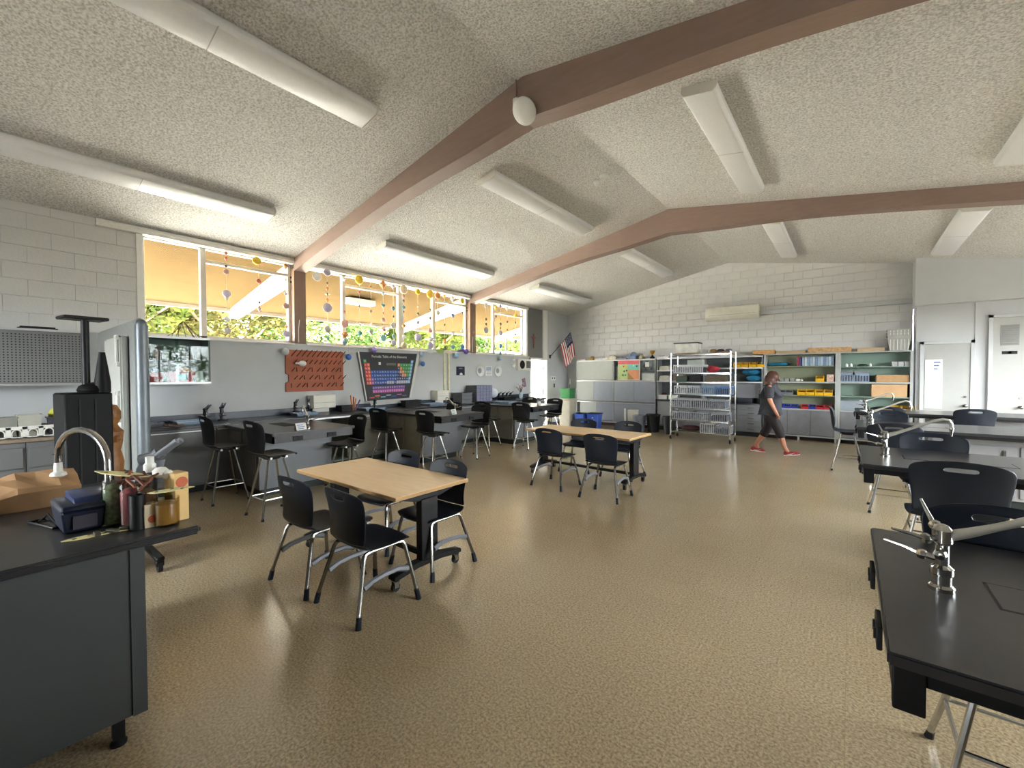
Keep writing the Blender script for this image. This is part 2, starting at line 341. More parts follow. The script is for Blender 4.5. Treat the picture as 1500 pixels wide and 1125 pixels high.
for a, c, l, h in SH: portal('sky_portal', (XR + .2, (a + c) / 2, (l + h) / 2), c - a, h - l, (-1, 0, 0))
portal('sky_portal', (XW - .25, 5.95, 2.92), 9.0, 1.45, (1, 0, 0))
portal('sky_portal', (XW - .25, 11.1, 1.05), .9, 2.1, (1, 0, 0))

# ---------------------------------------------------------------- beams and posts
def beam(name, y0, y1):
    xs = [XW + .0 + (XR - XW) * i / 40 for i in range(41)] + [RX]; xs.sort()
    dep = lambda x: .22 + .2 * math.exp(-((x - RX) / 1.6) ** 2)
    top = [(x, roof(x) + .03) for x in xs]; bot = [(x, roof(x) - dep(x) + .0) for x in xs]
    sm = [bot[0]] + [(bot[i][0], (bot[i - 1][1] + bot[i][1] * 2 + bot[i + 1][1]) / 4) for i in range(1, len(bot) - 1)] + [bot[-1]]
    return struct(MB().prism(top + sm[::-1], 'y', y0, y1).build(name, BEAM))
beam('trim_beam_1', 3.53, 3.74); beam('trim_beam_2', 8.0, 8.21); beam('trim_beam_3', -.95, -.74)
for i, (a, b) in enumerate(((3.53, 3.74), (8.0, 8.21))):
    p = struct(MB().box(XW - .2, XW + .01, a, b, 2.2, 3.53).build('trim_post_%d' % (i + 1), POSTM, bevel=.004))
    MB().cyl((XW - .1, a, 3.38), (XW - .1, a - .012, 3.38), .02, n=10).cyl((XW - .1, a, 3.3), (XW - .1, a - .012, 3.3), .02, n=10).build('bolt', BLACKM, p)
    MB().tube([(XW + .03, b - .15, 2.22), (XW + .03, b - .15, 2.45), (XW + .03, b - .13, 2.62)], .006, 6).build('sash_cord', WHITE, p)

# ---------------------------------------------------------------- window wall glazing
GX = XW - .15
def window(n, y0, y1, z0, z1, mull, trans):
    fr = MB()
    for a, b, l, h in ((y0, y0 + .05, z0, z1), (y1 - .05, y1, z0, z1), (y0, y1, z0, z0 + .05), (y0, y1, z1 - .05, z1)): fr.box(GX - .04, GX + .04, a, b, l, h)
    w = struct(fr.build('window_%d' % n, FRAME, bevel=.004))
    cuts = [y0] + [m for m, _ in mull] + [y1]
    for m, t in mull: MB().box(GX - .04, GX + .04, m - t / 2, m + t / 2, z0, z1).build('mullion', FRAME, w, bevel=.004)
    for k in range(len(cuts) - 1):
        tz = [z for (i, z) in trans if i == k]
        lv = [z0] + tz + [z1]
        for z in tz: MB().box(GX - .035, GX + .035, cuts[k], cuts[k + 1], z - .025, z + .025).build('transom', FRAME, w, bevel=.003)
        for q in range(len(lv) - 1): MB().box(GX - .003, GX + .003, cuts[k], cuts[k + 1], lv[q], lv[q + 1]).build('pane', GLASSW, w)
    MB().box(GX + .04, XW + .025, y0, y1, z0 - .025, z0 + .004).build('window_sill', WHITE, w, bevel=.004)
    return w
window(1, 1.46, 3.53, 2.2, 3.64, [(2.21, .075)], [(1, 3.41)])
w2 = window(2, 3.74, 8.0, 2.2, 3.64, [(4.55, .07), (5.92, .14), (6.88, .08)], [(1, 3.42), (3, 3.42)])
w3 = window(3, 8.21, 10.45, 2.2, 3.64, [(9.08, .09)], [(1, 3.39)])
MB().box(GX - .03, GX + .03, 9.64, 9.68, 2.2, 2.72).build('mullion', FRAME, w3)
for i, (a, b) in enumerate(((1.0, 3.52), (3.75, 7.99), (8.22, 10.5))):
    struct(MB().prism([(XW - .06, 3.6), (XW + .05, 3.6), (XW + .065, 3.64), (XW + .05, 3.69), (XW - .06, 3.7)], 'y', a, b).build('trim_window_head_%d' % (i + 1), WHITE))
struct(MB().box(XW - .2, XW + .02, 1.40, 1.47, 2.2, 3.68).box(XW - .2, XW + .02, 10.43, 10.5, 2.2, 3.66).build('trim_window_jamb', WHITE))

# ---------------------------------------------------------------- outside: eave, ground, trees
ex = XW - 3.03
lo = [(XW - .2, roof(XW - .2)), (ex, roof(ex))]
struct(MB().prism(lo + [(x, z + .2) for x, z in reversed(lo)], 'y', -7, 17).build('ceiling_eave', TAN))
lo = [(XR + .15, roof(XR + .15)), (XR + 1.3, roof(XR + 1.3))]
struct(MB().prism(lo + [(x, z + .2) for x, z in reversed(lo)], 'y', -4, 14).build('ceiling_eave_sun_block', TAN))  # unseen eave added to keep the sun out of the right wall windows
struct(MB().box(ex - .05, ex, -7, 17, roof(ex) - .08, roof(ex) + .25).build('trim_fascia', mat('fascia_paint', '#8d8171', .6)))
for i, y in enumerate((-.95, 3.53, 8.0, 12.45)):
    struct(MB().prism([(XW - .2, roof(XW - .2) + .02), (XW - .2, roof(XW - .2) - .28), (ex - .1, roof(ex) - .2), (ex - .1, roof(ex) + .02)], 'y', y, y + .2).build('trim_eave_beam_%d' % (i + 1), WHITE))
    el = None
tag(MB().box(-9.2, -8.95, 5.3, 6.0, roof(-9.2) - .13, roof(-9.2) - .005).build('eave_light', WHITEP, bevel=.01), 'white box light fixed under the outdoor eave', 'light')
struct(MB().box(-60, 60, -60, 60, -.35, -.2).build('ground_asphalt', mat('dark_asphalt', '#4c4a48', .95, var=.15, scale=2)))
struct(MB().box(-34, XW - .2, -12, 30, -.25, -.13).build('ground_outside', mat('pale_concrete', '#d2ccbf', .9, var=.08, scale=1)))
struct(MB().box(-11.4, -11.2, 12.9, 17.5, -.13, 2.6).build('wall_outside', WHITE))
LEAF = mat('leaf_green', '#344520', .7, scale=2.2, hex2='#5a5f2e', spec=0)
LEAF2 = mat('leaf_dark', '#2a3f1d', .7, scale=2.2, hex2='#4c5d30', spec=0)
LEAF3 = mat('leaf_rusty', '#394523', .7, scale=3, hex2='#5a5030', spec=0)
BARK = mat('bark', '#6e5a48', .9, var=.2, scale=9, bump=.01, bscale=30)
def foliage(seed, n=7500):
    rnd = random.Random(seed); b = MB()
    cl = [(Vector((rnd.gauss(0, .95), rnd.gauss(0, 1.1), 3.5 + rnd.gauss(0, .75))), rnd.uniform(.35, .8)) for _ in range(34)]
    for _ in range(n):
        c, r = rnd.choice(cl); d = Vector((rnd.gauss(0, 1), rnd.gauss(0, 1), rnd.gauss(0, 1))).normalized() * r * rnd.uniform(.5, 1); p = c + d
        if p.z < 1.75: continue
        s = rnd.uniform(.07, .13); u = Vector((rnd.gauss(0, 1), rnd.gauss(0, 1), rnd.gauss(0, .6))).normalized(); w = u.orthogonal().normalized()
        b.add([p - u * s, p + w * s * .45, p + u * s, p - w * s * .45], [(0, 1, 2, 3)])
    return b, cl
TREES = [(-14.6, 1.4, 1.0, 1, LEAF, 'yellow-green leafy tree seen through the window nearest the divider'), (-15.2, 5.0, 1.05, 2, LEAF3, 'rusty-tinged leafy tree seen just left of the first window post'),
         (-14.8, 8.6, 1.0, 3, LEAF2, 'dense green tree outside behind the left part of the middle window'), (-15.2, 12.2, 1.05, 1, LEAF, 'pale leafy tree outside behind the centre of the middle window'),
         (-14.9, 15.9, 1.0, 2, LEAF2, 'green tree outside behind the right part of the middle window'), (-15.4, 19.6, 1.05, 3, LEAF, 'light green tree outside behind the window beside the doorway'),
         (-19.6, .3, 1.2, 3, LEAF2, 'tree in the back row behind the leftmost window'), (-20.2, 6.6, 1.25, 1, LEAF3, 'tree in the back row behind the first window post'), (-19.8, 12.6, 1.25, 2, LEAF, 'tree in the back row behind the middle of the long window'), (-20.4, 18.8, 1.25, 3, LEAF2, 'tree in the back row behind the right of the long window'), (-20.0, 25.0, 1.25, 1, LEAF2, 'tree in the back row beyond the doorway side')]
fol = {}
for x, y, s, k, lm, lab in TREES:
    t = thing('leafy_tree', lab, 'tree', (x, y, -.13), k * 1.3 + x, 'trees outside the windows'); t.scale = (s, s, s)
    b, cl = foliage(k); f = b.build('foliage', lm, t); f['kind'] = 'stuff'
    tr = MB().tube([(0, 0, 0), (.04, .02, 1.0), (-.03, .05, 2.2), (.02, 0, 3.4)], [.13, .11, .09, .04], 8)
    for c, r in cl[:6]: tr.tube([(0, .02, 1.6 + r), tuple(c * .6 + Vector((0, 0, .8))), tuple(c)], [.05, .035, .012], 6)
    tr.build('trunk', BARK, t, smooth=True)
for x, y, k, lab in ((11.5, 4.0, 1, 'tree outside the right wall, nearer the camera'), (11.8, 8.6, 2, 'tree outside the right wall, middle one'), (11.5, 13.2, 3, 'tree outside the right wall, farthest one')):
    t = thing('leafy_tree', lab, 'tree', (x, y, -1.55), k * 2.1, 'trees outside the right wall')
    b, cl = foliage(k, 4000); b.build('foliage', LEAF2, t)['kind'] = 'stuff'
    MB().tube([(0, 0, 1.3), (.04, .02, 2.0), (.02, 0, 3.4)], [.12, .1, .04], 8).build('trunk', BARK, t, smooth=True)
# ---------------------------------------------------------------- chairs, stools, tables
def shell_grid(rows, nc=12, hole=None):
    """rows: (y, z, half width, edge lift y, edge lift z); returns a curved sheet"""
    b = MB(); vs = []; fs = []
    for y, z, hw, cy_, cz in rows:
        for i in range(nc + 1):
            u = 2 * i / nc - 1; vs.append((hw * u, y + cy_ * u * u, z + cz * u * u))
    for r in range(len(rows) - 1):
        for i in range(nc):
            if hole and r == hole and nc // 2 - 2 <= i < nc // 2 + 2: continue
            a = r * (nc + 1) + i; fs.append((a, a + 1, a + nc + 2, a + nc + 1))
    return b.add(vs, fs)
def sheet(b, name, m, parent, t=.009):
    o = b.build(name, m, parent, smooth=True); s = o.modifiers.new('thickness', 'SOLIDIFY'); s.thickness = t; s.offset = 0
    s2 = o.modifiers.new('round', 'SUBSURF'); s2.levels = 1; s2.render_levels = 1; return o
SEAT = [(.228, -.004, .175, -.035, -.01), (.218, .01, .212, -.022, .0), (.18, .018, .232, 0, .004), (.08, .008, .243, 0, .012), (-.03, .0, .243, 0, .018), (-.12, .0, .238, 0, .022), (-.17, .012, .232, .01, .02), (-.20, .045, .225, .02, .012)]
BACK = [(-.20, .045, .225, .02, .012), (-.213, .1, .222, .04, .006), (-.22, .17, .226, .05, 0), (-.228, .24, .236, .052, 0), (-.238, .315, .246, .05, 0), (-.245, .352, .246, .048, -.002), (-.25, .378, .238, .046, -.006), (-.254, .4, .22, .04, -.012), (-.257, .415, .19, .03, -.016), (-.259, .424, .15, .018, -.014)]
def lift(rows, h): return [(y, z + h, w, a, c) for y, z, w, a, c in rows]
def make_chair(name, label, group):
    t = thing(name, label, 'chair', (0, 0, 0), 0, group)
    sheet(shell_grid(lift(SEAT, .44)), 'seat', NAVY, t); sheet(shell_grid(lift(BACK, .44), 12, 5), 'backrest', NAVY, t)
    for s in (-1, 1):
        MB().tube([(s * .18, .12, .43), (s * .18, -.12, .43)], .011, 8).build('seat_rail', STEEL, t, smooth=True)
        for ry, fy in ((.12, .225), (-.12, -.26)):
            d = 1 if ry > 0 else -1
            lg = MB().tube([(s * .18, ry, .43), (s * .183, ry + d * .03, .425), (s * .19, ry + d * .045, .40), (s * .262, fy - d * .004, .05), (s * .27, fy, .012)], .0145, 8).build('leg', STEEL, t, smooth=True)
            MB().tube([(s * .2575, fy - d * .012, .075), (s * .27, fy + d * .001, .0)], [.018, .02], 8).build('boot', NAVY, lg, smooth=True)
        MB().tube([(s * .222, .165, .235), (s * .222, .08, .262), (s * .222, -.02, .262), (s * .222, -.12, .25), (s * .222, -.19, .225)], [.022, .019, .018, .019, .023], 6).build('side_brace', GREYP, t, smooth=True)
    MB().box(-.19, .19, -.006, .006, .416, .43).build('cross_bar', STEEL, t)
    return t
def make_stool(name, label, group, shell, h=.62):
    t = thing(name, label, 'stool', (0, 0, 0), 0, group)
    sheet(shell_grid(lift(SEAT, h)), 'seat', shell, t); sheet(shell_grid(lift(BACK, h), 12, 5), 'backrest', shell, t)
    MB().lathe([(.0, h - .045), (.09, h - .045), (.1, h - .03), (.1, h - .012), (0, h - .012)], n=16).build('swivel_plate', BLACKM, t, smooth=True)
    MB().box(-.17, .17, -.1, -.075, h - .03, h - .005).box(-.17, .17, .075, .1, h - .03, h - .005).build('seat_bracket', STEEL, t)
    R, z1, k = .085, h - .045, .22
    for sx, sy in ((1, 1), (1, -1), (-1, 1), (-1, -1)):
        lg = MB().tube([(sx * R, sy * R, z1), (sx * .205, sy * .205, .012)], .0125, 8).build('leg', CHROME, t, smooth=True)
        MB().cyl((sx * .205, sy * .205, 0), (sx * .2, sy * .2, .03), .017, .014, 10).build('foot_cap', RUBBER, lg, smooth=True)
    q = R + (.205 - R) * (z1 - k) / (z1 - .012)
    for a, b_ in (((q, q), (q, -q)), ((q, -q), (-q, -q)), ((-q, -q), (-q, q)), ((-q, q), (q, q))): MB().tube([(a[0], a[1], k), (b_[0], b_[1], k)], .008, 6).build('foot_rail', CHROME, t, smooth=True)
    return t
def make_table(L, W, label, loc, rz):
    t = thing('mobile_table', label, 'table', loc, rz); H = .737
    tp = MB().box(-L / 2, L / 2, -W / 2, W / 2, H - .03, H).build('tabletop', [BEECH], t, bevel=.003)
    MB().box(-L / 2 - .001, L / 2 + .001, -W / 2 - .001, W / 2 + .001, H - .027, H - .004).build('edge_band', EDGE, tp)
    fx = L / 2 - .14
    for s in (-1, 1):
        x = s * fx + s * .04
        MB().box(x - .035, x + .035, -.085, .085, .14, H - .09).build('leg_column', BLACKM, t, bevel=.006)
        MB().prism([(-.33, H - .03), (.33, H - .03), (.33, H - .045), (.12, H - .1), (-.12, H - .1), (-.33, H - .045)], 'x', x - .025, x + .025).build('top_bracket', BLACKM, t, bevel=.003)
        ft = MB().prism([(-.35, .095), (-.345, .125), (-.14, .16), (.14, .16), (.345, .125), (.35, .095), (.3, .09), (.12, .115), (-.12, .115), (-.3, .09)], 'x', x - .04, x + .04).build('foot_bar', BLACKM, t, bevel=.005)
        for sy in (-1, 1):
            MB().cyl((x - .014, sy * .31, .033), (x + .014, sy * .31, .033), .033, n=16).build('caster_wheel', RUBBER, ft, smooth=True)
            MB().box(x - .022, x - .017, sy * .31 - .02, sy * .31 + .02, .03, .095).box(x + .017, x + .022, sy * .31 - .02, sy * .31 + .02, .03, .095).box(x - .022, x + .022, sy * .31 - .025, sy * .31 + .025, .078, .095).build('caster_fork', STEEL, ft)
    MB().box(-fx, fx, -.02, .02, .15, .19).build('stretcher', BLACKM, t, bevel=.004)
    MB().box(-fx, fx, -.2, -.16, H - .07, H - .03).box(-fx, fx, .16, .2, H - .07, H - .03).build('top_rail', BLACKM, t)
    MB().box(-L / 2 + .25, -L / 2 + .4, W / 2 - .06, W / 2 - .015, H - .055, H - .03).build('latch', STEEL, t)
    return t
make_table(1.53, .748, 'square-cornered beech-topped rolling table in the foreground with four navy chairs', (-3.332, 2.245, 0), 0)
make_table(1.83, .75, 'longer beech-topped rolling table farther back, nearer the storage shelves', (-3.27, 5.98, 0), -.03)
CG = 'navy shell chairs at the rolling tables'
ch = make_chair('stacking_chair', 'navy shell chair with its back to the camera, leftmost at the nearer table', CG)
CHAIRS = [((-3.35, 1.70), .05, None), ((-2.71, 1.745), .0, 'navy shell chair nearest the camera, at the right front of the nearer table'),
          ((-3.52, 2.47), PI + .06, 'navy shell chair on the far side of the nearer table, left one'), ((-2.82, 2.42), PI, 'navy shell chair on the far side of the nearer table, right one'),
          ((-3.38, 5.3), -.06, 'navy shell chair on the camera side of the farther table, left one'), ((-2.54, 5.22), .03, 'navy shell chair on the camera side of the farther table, right one'),
          ((-3.58, 6.32), PI + .1, 'navy shell chair behind the farther table, left one'), ((-2.83, 6.38), PI - .05, 'navy shell chair behind the farther table, right one')]
for i, ((x, y), rz, lab) in enumerate(CHAIRS):
    if i == 0: ch.location = (x, y, 0); ch.rotation_euler = (0, 0, rz)
    else: dup(ch, (x, y, 0), rz, lab)
SGL = 'dark stools at the window side benches'; SGR = 'dark stools at the right side benches'
st = make_stool('lab_stool', 'dark shell stool at the left edge, beside the grey cabinet near the divider', SGL, CHAR, .70)
st.location = (-6.40, 2.0, 0); dup(st, (-5.31, 2.14, 0), .05, 'dark shell stool on the camera side of the first window-side bench')
s2 = make_stool('lab_stool', 'dark shell stool on the far side of the first window-side bench', SGL, CHAR, .61); s2.location = (-5.84, 3.38, 0); s2.rotation_euler = (0, 0, PI)
STOOLS = [((-6.75, 4.73), .1, 'dark shell stool between the open green shelves and the second window-side bench'), ((-5.64, 4.9), .0, 'dark shell stool in front of the second window-side bench end'),
          ((-6.75, 6.27), PI, 'dark shell stool tucked behind the second window-side bench near the wall'), ((-5.82, 6.14), PI + .1, 'dark shell stool at the far right corner of the second window-side bench'),
          ((-6.5, 7.3), .0, 'dark shell stool between the second and third window-side benches'), ((-5.62, 7.55), .05, 'dark shell stool in front of the third window-side bench'),
          ((-6.7, 8.98), PI, 'dark shell stool behind the third window-side bench near the wall'), ((-5.83, 8.87), PI, 'dark shell stool behind the third window-side bench by the doorway light')]
for (x, y), rz, lab in STOOLS: dup(s2, (x, y, 0), rz, lab)
sr = make_stool('lab_stool', 'large dark navy stool cut by the right edge, just behind the nearest bench', SGR, NAVY, .645)
RST = [((.5, 2.42), PI, None), ((.56, 4.12), .0, 'black stool with light slot hole on the camera side of the second right bench'), ((.61, 5.36), PI, 'grey-navy stool back behind the second right bench'),
       ((.40, 6.68), .0, 'dark stool on the camera side of the third right bench'), ((.45, 8.45), PI, 'dark stool behind the third right bench'),
       ((-.02, 9.15), -PI / 2, 'slim blue-tinted stool standing alone left of the far right benches'), ((1.55, 10.05), .05, 'dark stool in front of the farthest right bench with light slot'),
       ((2.1, 9.1), .3, 'dark stool at the right edge between the farthest right benches'), ((.5, 9.9), 0, 'dark stool at the left end of the farthest right bench')]
for i, ((x, y), rz, lab) in enumerate(RST):
    if i == 0: sr.location = (x, y, 0); sr.rotation_euler = (0, 0, rz)
    else: dup(sr, (x, y, 0), rz, lab, SGR)

# ---------------------------------------------------------------- faucets
def faucet(label, loc, rz, s=1.0, group='gooseneck taps on the benches'):
    t = thing('lab_faucet', label, 'faucet', loc, rz, group); t.scale = (s, s, s)
    MB().lathe([(.034, 0), (.034, .012), (.026, .02), (.026, .05), (.03, .055), (.03, .075), (.018, .085), (.018, .15), (.026, .16), (.026, .2), (.014, .215), (.0, .22)], n=12).build('column', CHROME, t, smooth=True)
    sp = MB().tube([(.01, 0, .18), (.06, 0, .2), (.12, 0, .228), (.30, 0, .32), (.36, 0, .338), (.395, 0, .33), (.41, 0, .30), (.412, 0, .27)], [.018, .016, .0125, .0125, .0125, .0125, .0125, .012], 10).build('spout', mat('spout_metal', '#c4c2b8', .38, .55, var=.05), t, smooth=True)
    MB().lathe([(.013, .0), (.016, -.005), (.016, -.02), (.008, -.05), (.007, -.075)], (.412, 0, .275), 10).build('nozzle', CHROME, sp, smooth=True)
    for a, z, tilt in ((2.6, .1, .0), (3.6, .17, .1), (1.7, .2, .3), (4.4, .13, .1)):
        R = Matrix.Rotation(a, 4, 'Z')
        hd = MB().cyl((0, 0, z), (.05, 0, z), .011, n=8).ball((.05, 0, z), .018, 8); hd.tube([(.055, 0, z), (.1, 0, z + .01 + tilt * .05), (.155, 0, z + .015 + tilt * .15)], [.008, .006, .004], 6); hd.xf(R)
        hd.build('lever_handle', CHROME, t, smooth=True)
    return t
# ---------------------------------------------------------------- lab benches
def bench_top(parent, x0, x1, y0, y1, z1=.914, t=.035):
    return MB().box(x0, x1, y0, y1, z1 - t, z1).build('worktop', EPOXY, parent, bevel=.006, seg=2)
def right_bench(i, y0, lab):
    t = thing('lab_bench', lab, 'bench', (0, y0, 0), 0, 'black-topped benches on the right'); x0, x1, D = .083, 2.5, 1.14
    bench_top(t, x0, x1, 0, D)
    MB().box(x0 + .02, x1 - .02, .02, .05, .84, .879).build('apron', BLACKM, t, bevel=.003); MB().box(x0 + .02, x1 - .02, D - .05, D - .02, .84, .879).build('apron', BLACKM, t, bevel=.003); MB().box(x0 + .012, x0 + .04, .015, D - .015, .80, .879).build('end_apron', BLACKM, t, bevel=.003)
    MB().box(x0 + .012, x0 + .075, .012, .05, .765, .879).build('corner_bracket', BLACKM, t, bevel=.003)
    cb = MB().box(1.12, x1 - .05, .3, D - .3, .1, .879).build('cabinet', GREYL, t, bevel=.003)
    for k in range(3): MB().box(1.16 + k * .43, 1.56 + k * .43, .285, .3, .14, .75).build('cabinet_door', GREYL, cb, bevel=.003); MB().box(1.45 + k * .43, 1.47 + k * .43, .26, .285, .6, .7).build('pull', STEEL, cb)
    MB().box(1.14, x1 - .07, .34, D - .34, 0, .1).build('plinth', DGREEN, t)
    for ya in (.22, .68):
        p = MB().box(x0 - .012, x0 + .002, ya, ya + .13, .80, .87).build('outlet_plate', BLACKP, t, bevel=.003)
        for q in (.035, .09): MB().cyl((x0 - .012, ya + q, .835), (x0 - .018, ya + q, .835), .016, n=12).build('outlet', RUBBER, p)
    ld = MB().box(.37, 1.0, .475, .68, .9135, .916).build('sink_lid', EPOXY, t, bevel=.001)
    MB().box(.363, 1.007, .468, .475, .912, .9148).box(.363, 1.007, .68, .687, .912, .9148).box(.363, .37, .468, .687, .912, .9148).box(1.0, 1.007, .468, .687, .912, .9148).build('lid_gap', RUBBER, ld)
    return t
BY = [1.445, 4.36, 7.36, 10.32]
BL = ['black-topped bench nearest the camera at the lower right', 'second black-topped right bench, behind the nearest one', 'third black-topped right bench, before the farthest one', 'farthest black-topped right bench, in front of the closet door']
FL = ['large chrome tap on the nearest right bench', 'chrome tap with long spout on the second right bench', 'chrome tap on the third right bench', 'small chrome tap on the farthest right bench']
for i, y in enumerate(BY):
    right_bench(i, y, BL[i]); faucet(FL[i], (.245, y + .53, .914), .12, 1.0)
# ---------------------------------------------------------------- window-side base cabinets and benches
XC = -7.11            # front of the base cabinets
CZ = .94              # counter height
WOODC = mat('laminate_counter', '#8a7a68', .5, var=.12, scale=30)
def pull(parent, c, axis='y', L=.12):
    x, y, z = c; b = MB()
    if axis == 'y': b.tube([(x, y - L / 2, z), (x + .03, y - L / 2, z), (x + .03, y + L / 2, z), (x, y + L / 2, z)], .005, 6)
    else: b.tube([(x - L / 2, y, z), (x - L / 2, y - .03, z), (x + L / 2, y - .03, z), (x + L / 2, y, z)], .005, 6)
    return b.build('pull', STEEL, parent, smooth=True)
def base_unit(label, y0, y1, doors=1, drawers=None, x1=XC, m=None):
    m = m or GREY; t = thing('base_cabinet', label, 'cabinet', (0, 0, 0), 0, 'grey base cabinets along the window wall')
    MB().box(XW + .01, x1, y0 + .003, y1 - .003, .1, CZ - .04).build('body', m, t); MB().box(XW + .01, x1 - .06, y0 + .003, y1 - .003, 0, .1).build('toe_kick', DGREEN, t)
    w = (y1 - y0) / doors
    if drawers:
        for r in range(drawers):
            z0 = .14 + r * (.72 / drawers); d = MB().box(x1, x1 + .018, y0 + .02, y1 - .02, z0, z0 + .72 / drawers - .015).build('drawer', m, t, bevel=.003); pull(d, (x1 + .018, (y0 + y1) / 2, z0 + .36 / drawers))
    else:
        for k in range(doors):
            d = MB().box(x1, x1 + .018, y0 + k * w + .012, y0 + (k + 1) * w - .012, .14, CZ - .07).build('door', m, t, bevel=.003)
            MB().box(x1 + .018, x1 + .021, y0 + k * w + .012, y0 + (k + 1) * w - .012, CZ - .085, CZ - .073).build('edge_strip', ALUM, d)
    return t
base_unit('grey drawer cabinet with bar pulls under the dish rack at the left edge', -.55, .32, 1, 3)
base_unit('grey drawer cabinet with bar pulls beside the folded divider', .32, .84, 1, 3)
base_unit('wide grey base cabinet with smooth front between the divider and the first bench', 1.08, 2.12, 1)
base_unit('short grey base cabinet behind the first bench stools', 2.12, 2.6, 1)
tag(MB().box(XW + .005, XC + .03, -.6, .86, CZ - .038, CZ).build('counter', WOODC, bevel=.006), 'speckled brown laminate counter under the pegboard cabinet', 'counter')
c2 = thing('counter', 'long black counter running under the windows behind the benches', 'counter')
MB().box(XW + .005, XC + .03, 1.06, 10.55, CZ - .038, CZ).build('worktop', EPOXY, c2, bevel=.005); MB().box(XW + .002, XW + .022, 1.06, 10.55, CZ, CZ + .11).build('backsplash', mat('splash_blue_black', '#2d3444', .35), c2, bevel=.003)
def open_unit(label, y0, y1):
    t = thing('open_shelf_cabinet', label, 'shelf', group='open green shelves under the counter')
    [MB().box(XW + .01, XC, q, q + .03, .1, CZ - .04).build('side_panel', mat('putty_paint', '#77766c', .5, var=.03), t) for q in (y0, y1 - .03)]
    MB().box(XW + .01, XW + .03, y0, y1, .1, CZ - .04).build('back_panel', SHELFG, t); MB().box(XW + .01, XC - .06, y0, y1, 0, .1).build('toe_kick', DGREEN, t)
    for z in (.12, .38, .62): MB().box(XW + .03, XC - .01, y0 + .03, y1 - .03, z - .02, z).build('shelf', SHELFG, t, bevel=.002)
    MB().box(XC - .02, XC + .005, y0, y1, CZ - .07, CZ - .04).build('front_rail', ALUM, t)
open_unit('open shelf unit with sage green shelves right of the first bench', 3.42, 4.22)
base_unit('putty-grey cabinet end between the open shelves and the second bench', 4.24, 5.0, 1, m=mat('putty_paint', '#77766c', .5))
base_unit('grey base cabinet in shade behind the second bench', 6.05, 7.66, 2)
base_unit('grey base cabinet beside the doorway behind the third bench', 8.78, 10.5, 2)
def peninsula(i, y0, lab, m):
    D = 1.11; xe = -5.5; t = thing('lab_bench', lab, 'bench', (0, 0, 0), 0, 'black-topped benches by the window wall')
    MB().box(XC + .03, xe, y0, y0 + D, .879, .914).build('worktop', EPOXY, t, bevel=.006, seg=2)
    MB().box(-6.05, xe - .012, y0 + .012, y0 + .035, .79, .879).box(-6.05, xe - .012, y0 + D - .035, y0 + D - .012, .79, .879).box(xe - .035, xe - .012, y0 + .012, y0 + D - .012, .79, .879).build('apron', EPOXY, t)
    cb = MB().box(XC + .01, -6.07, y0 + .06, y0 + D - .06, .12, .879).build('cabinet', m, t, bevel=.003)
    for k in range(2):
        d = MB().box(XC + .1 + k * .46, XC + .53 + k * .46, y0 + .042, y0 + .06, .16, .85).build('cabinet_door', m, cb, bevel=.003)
        MB().lathe([(.012, 0), (.012, -.012), (.018, -.016), (.014, -.026)], (XC + .48 + k * .46, y0 + .042, .62), 10, 'y').build('knob', STEEL, d, smooth=True)
    MB().box(-6.07, -6.055, y0 + .06, y0 + D - .06, .12, .86).build('end_panel', GREYB, cb)
    MB().box(XC + .01, -6.15, y0 + .12, y0 + D - .12, 0, .12).build('plinth', DGREEN, t)
    for y in (y0 + .1, y0 + D - .1): MB().cyl((-6.1, y, 0), (-6.1, y, .12), .014, n=8).build('levelling_foot', STEEL, t)
    for ya in (.25, .7):
        p = MB().box(xe - .012, xe + .0, y0 + ya, y0 + ya + .13, .80, .86).build('outlet_plate', BLACKP, t, bevel=.003)
        for q in (.035, .09): MB().cyl((xe, y0 + ya + q, .83), (xe + .006, y0 + ya + q, .83), .016, n=12).build('outlet', RUBBER, p)
    ld = MB().box(-6.75, -6.2, y0 + .45, y0 + .66, .9135, .916).build('sink_lid', RUBBER, t, bevel=.001)
    return t
PENY = [2.22, 4.95, 7.66]
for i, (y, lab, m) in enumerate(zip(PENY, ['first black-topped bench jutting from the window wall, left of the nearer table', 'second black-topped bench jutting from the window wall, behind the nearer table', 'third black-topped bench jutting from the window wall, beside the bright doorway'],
                                    [mat('cab_brown_grey', '#64635f', .45), mat('cab_putty', '#77746b', .45), mat('cab_putty', '#77746b', .45)])):  # brownish grey for the first bench, putty for the others
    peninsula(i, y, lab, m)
    faucet(['cream-tipped tap at the end of the first window-side bench', 'cream-tipped tap at the end of the second window-side bench', 'slim tap on the third window-side bench against the bright doorway'][i], (-5.72, y + .55, .914), PI * .92, .85)
    k = thing('paper_sign', ['small folded white paper sign on the first window-side bench end', 'small folded white paper sign on the second window-side bench end', 'small folded paper sign on the third window-side bench'][i], 'sign', (-5.62, y + .42 + .02 * i, .9145), .2, 'folded table signs')
    MB().add([(0, -.075, 0), (0, .075, 0), (-.03, .075, .09), (-.03, -.075, .09), (-.06, -.075, 0), (-.06, .075, 0)], [(0, 1, 2, 3), (3, 2, 5, 4)]).build('card', PAPER, k)
    MB().add([(.001 - .03 * q / 3, -.055, .015 + .022 * q) if e == 0 else (.001 - .03 * q / 3, .03 + .02 * (q % 2), .015 + .022 * q) if e == 1 else (-.002 - .03 * q / 3, .03 + .02 * (q % 2), .024 + .022 * q) if e == 2 else (-.002 - .03 * q / 3, -.055, .024 + .022 * q) for q in range(3) for e in range(4)], [(4 * q, 4 * q + 1, 4 * q + 2, 4 * q + 3) for q in range(3)]).build('lettering', mat('blue_ink', '#5f7fb5', .8), k)

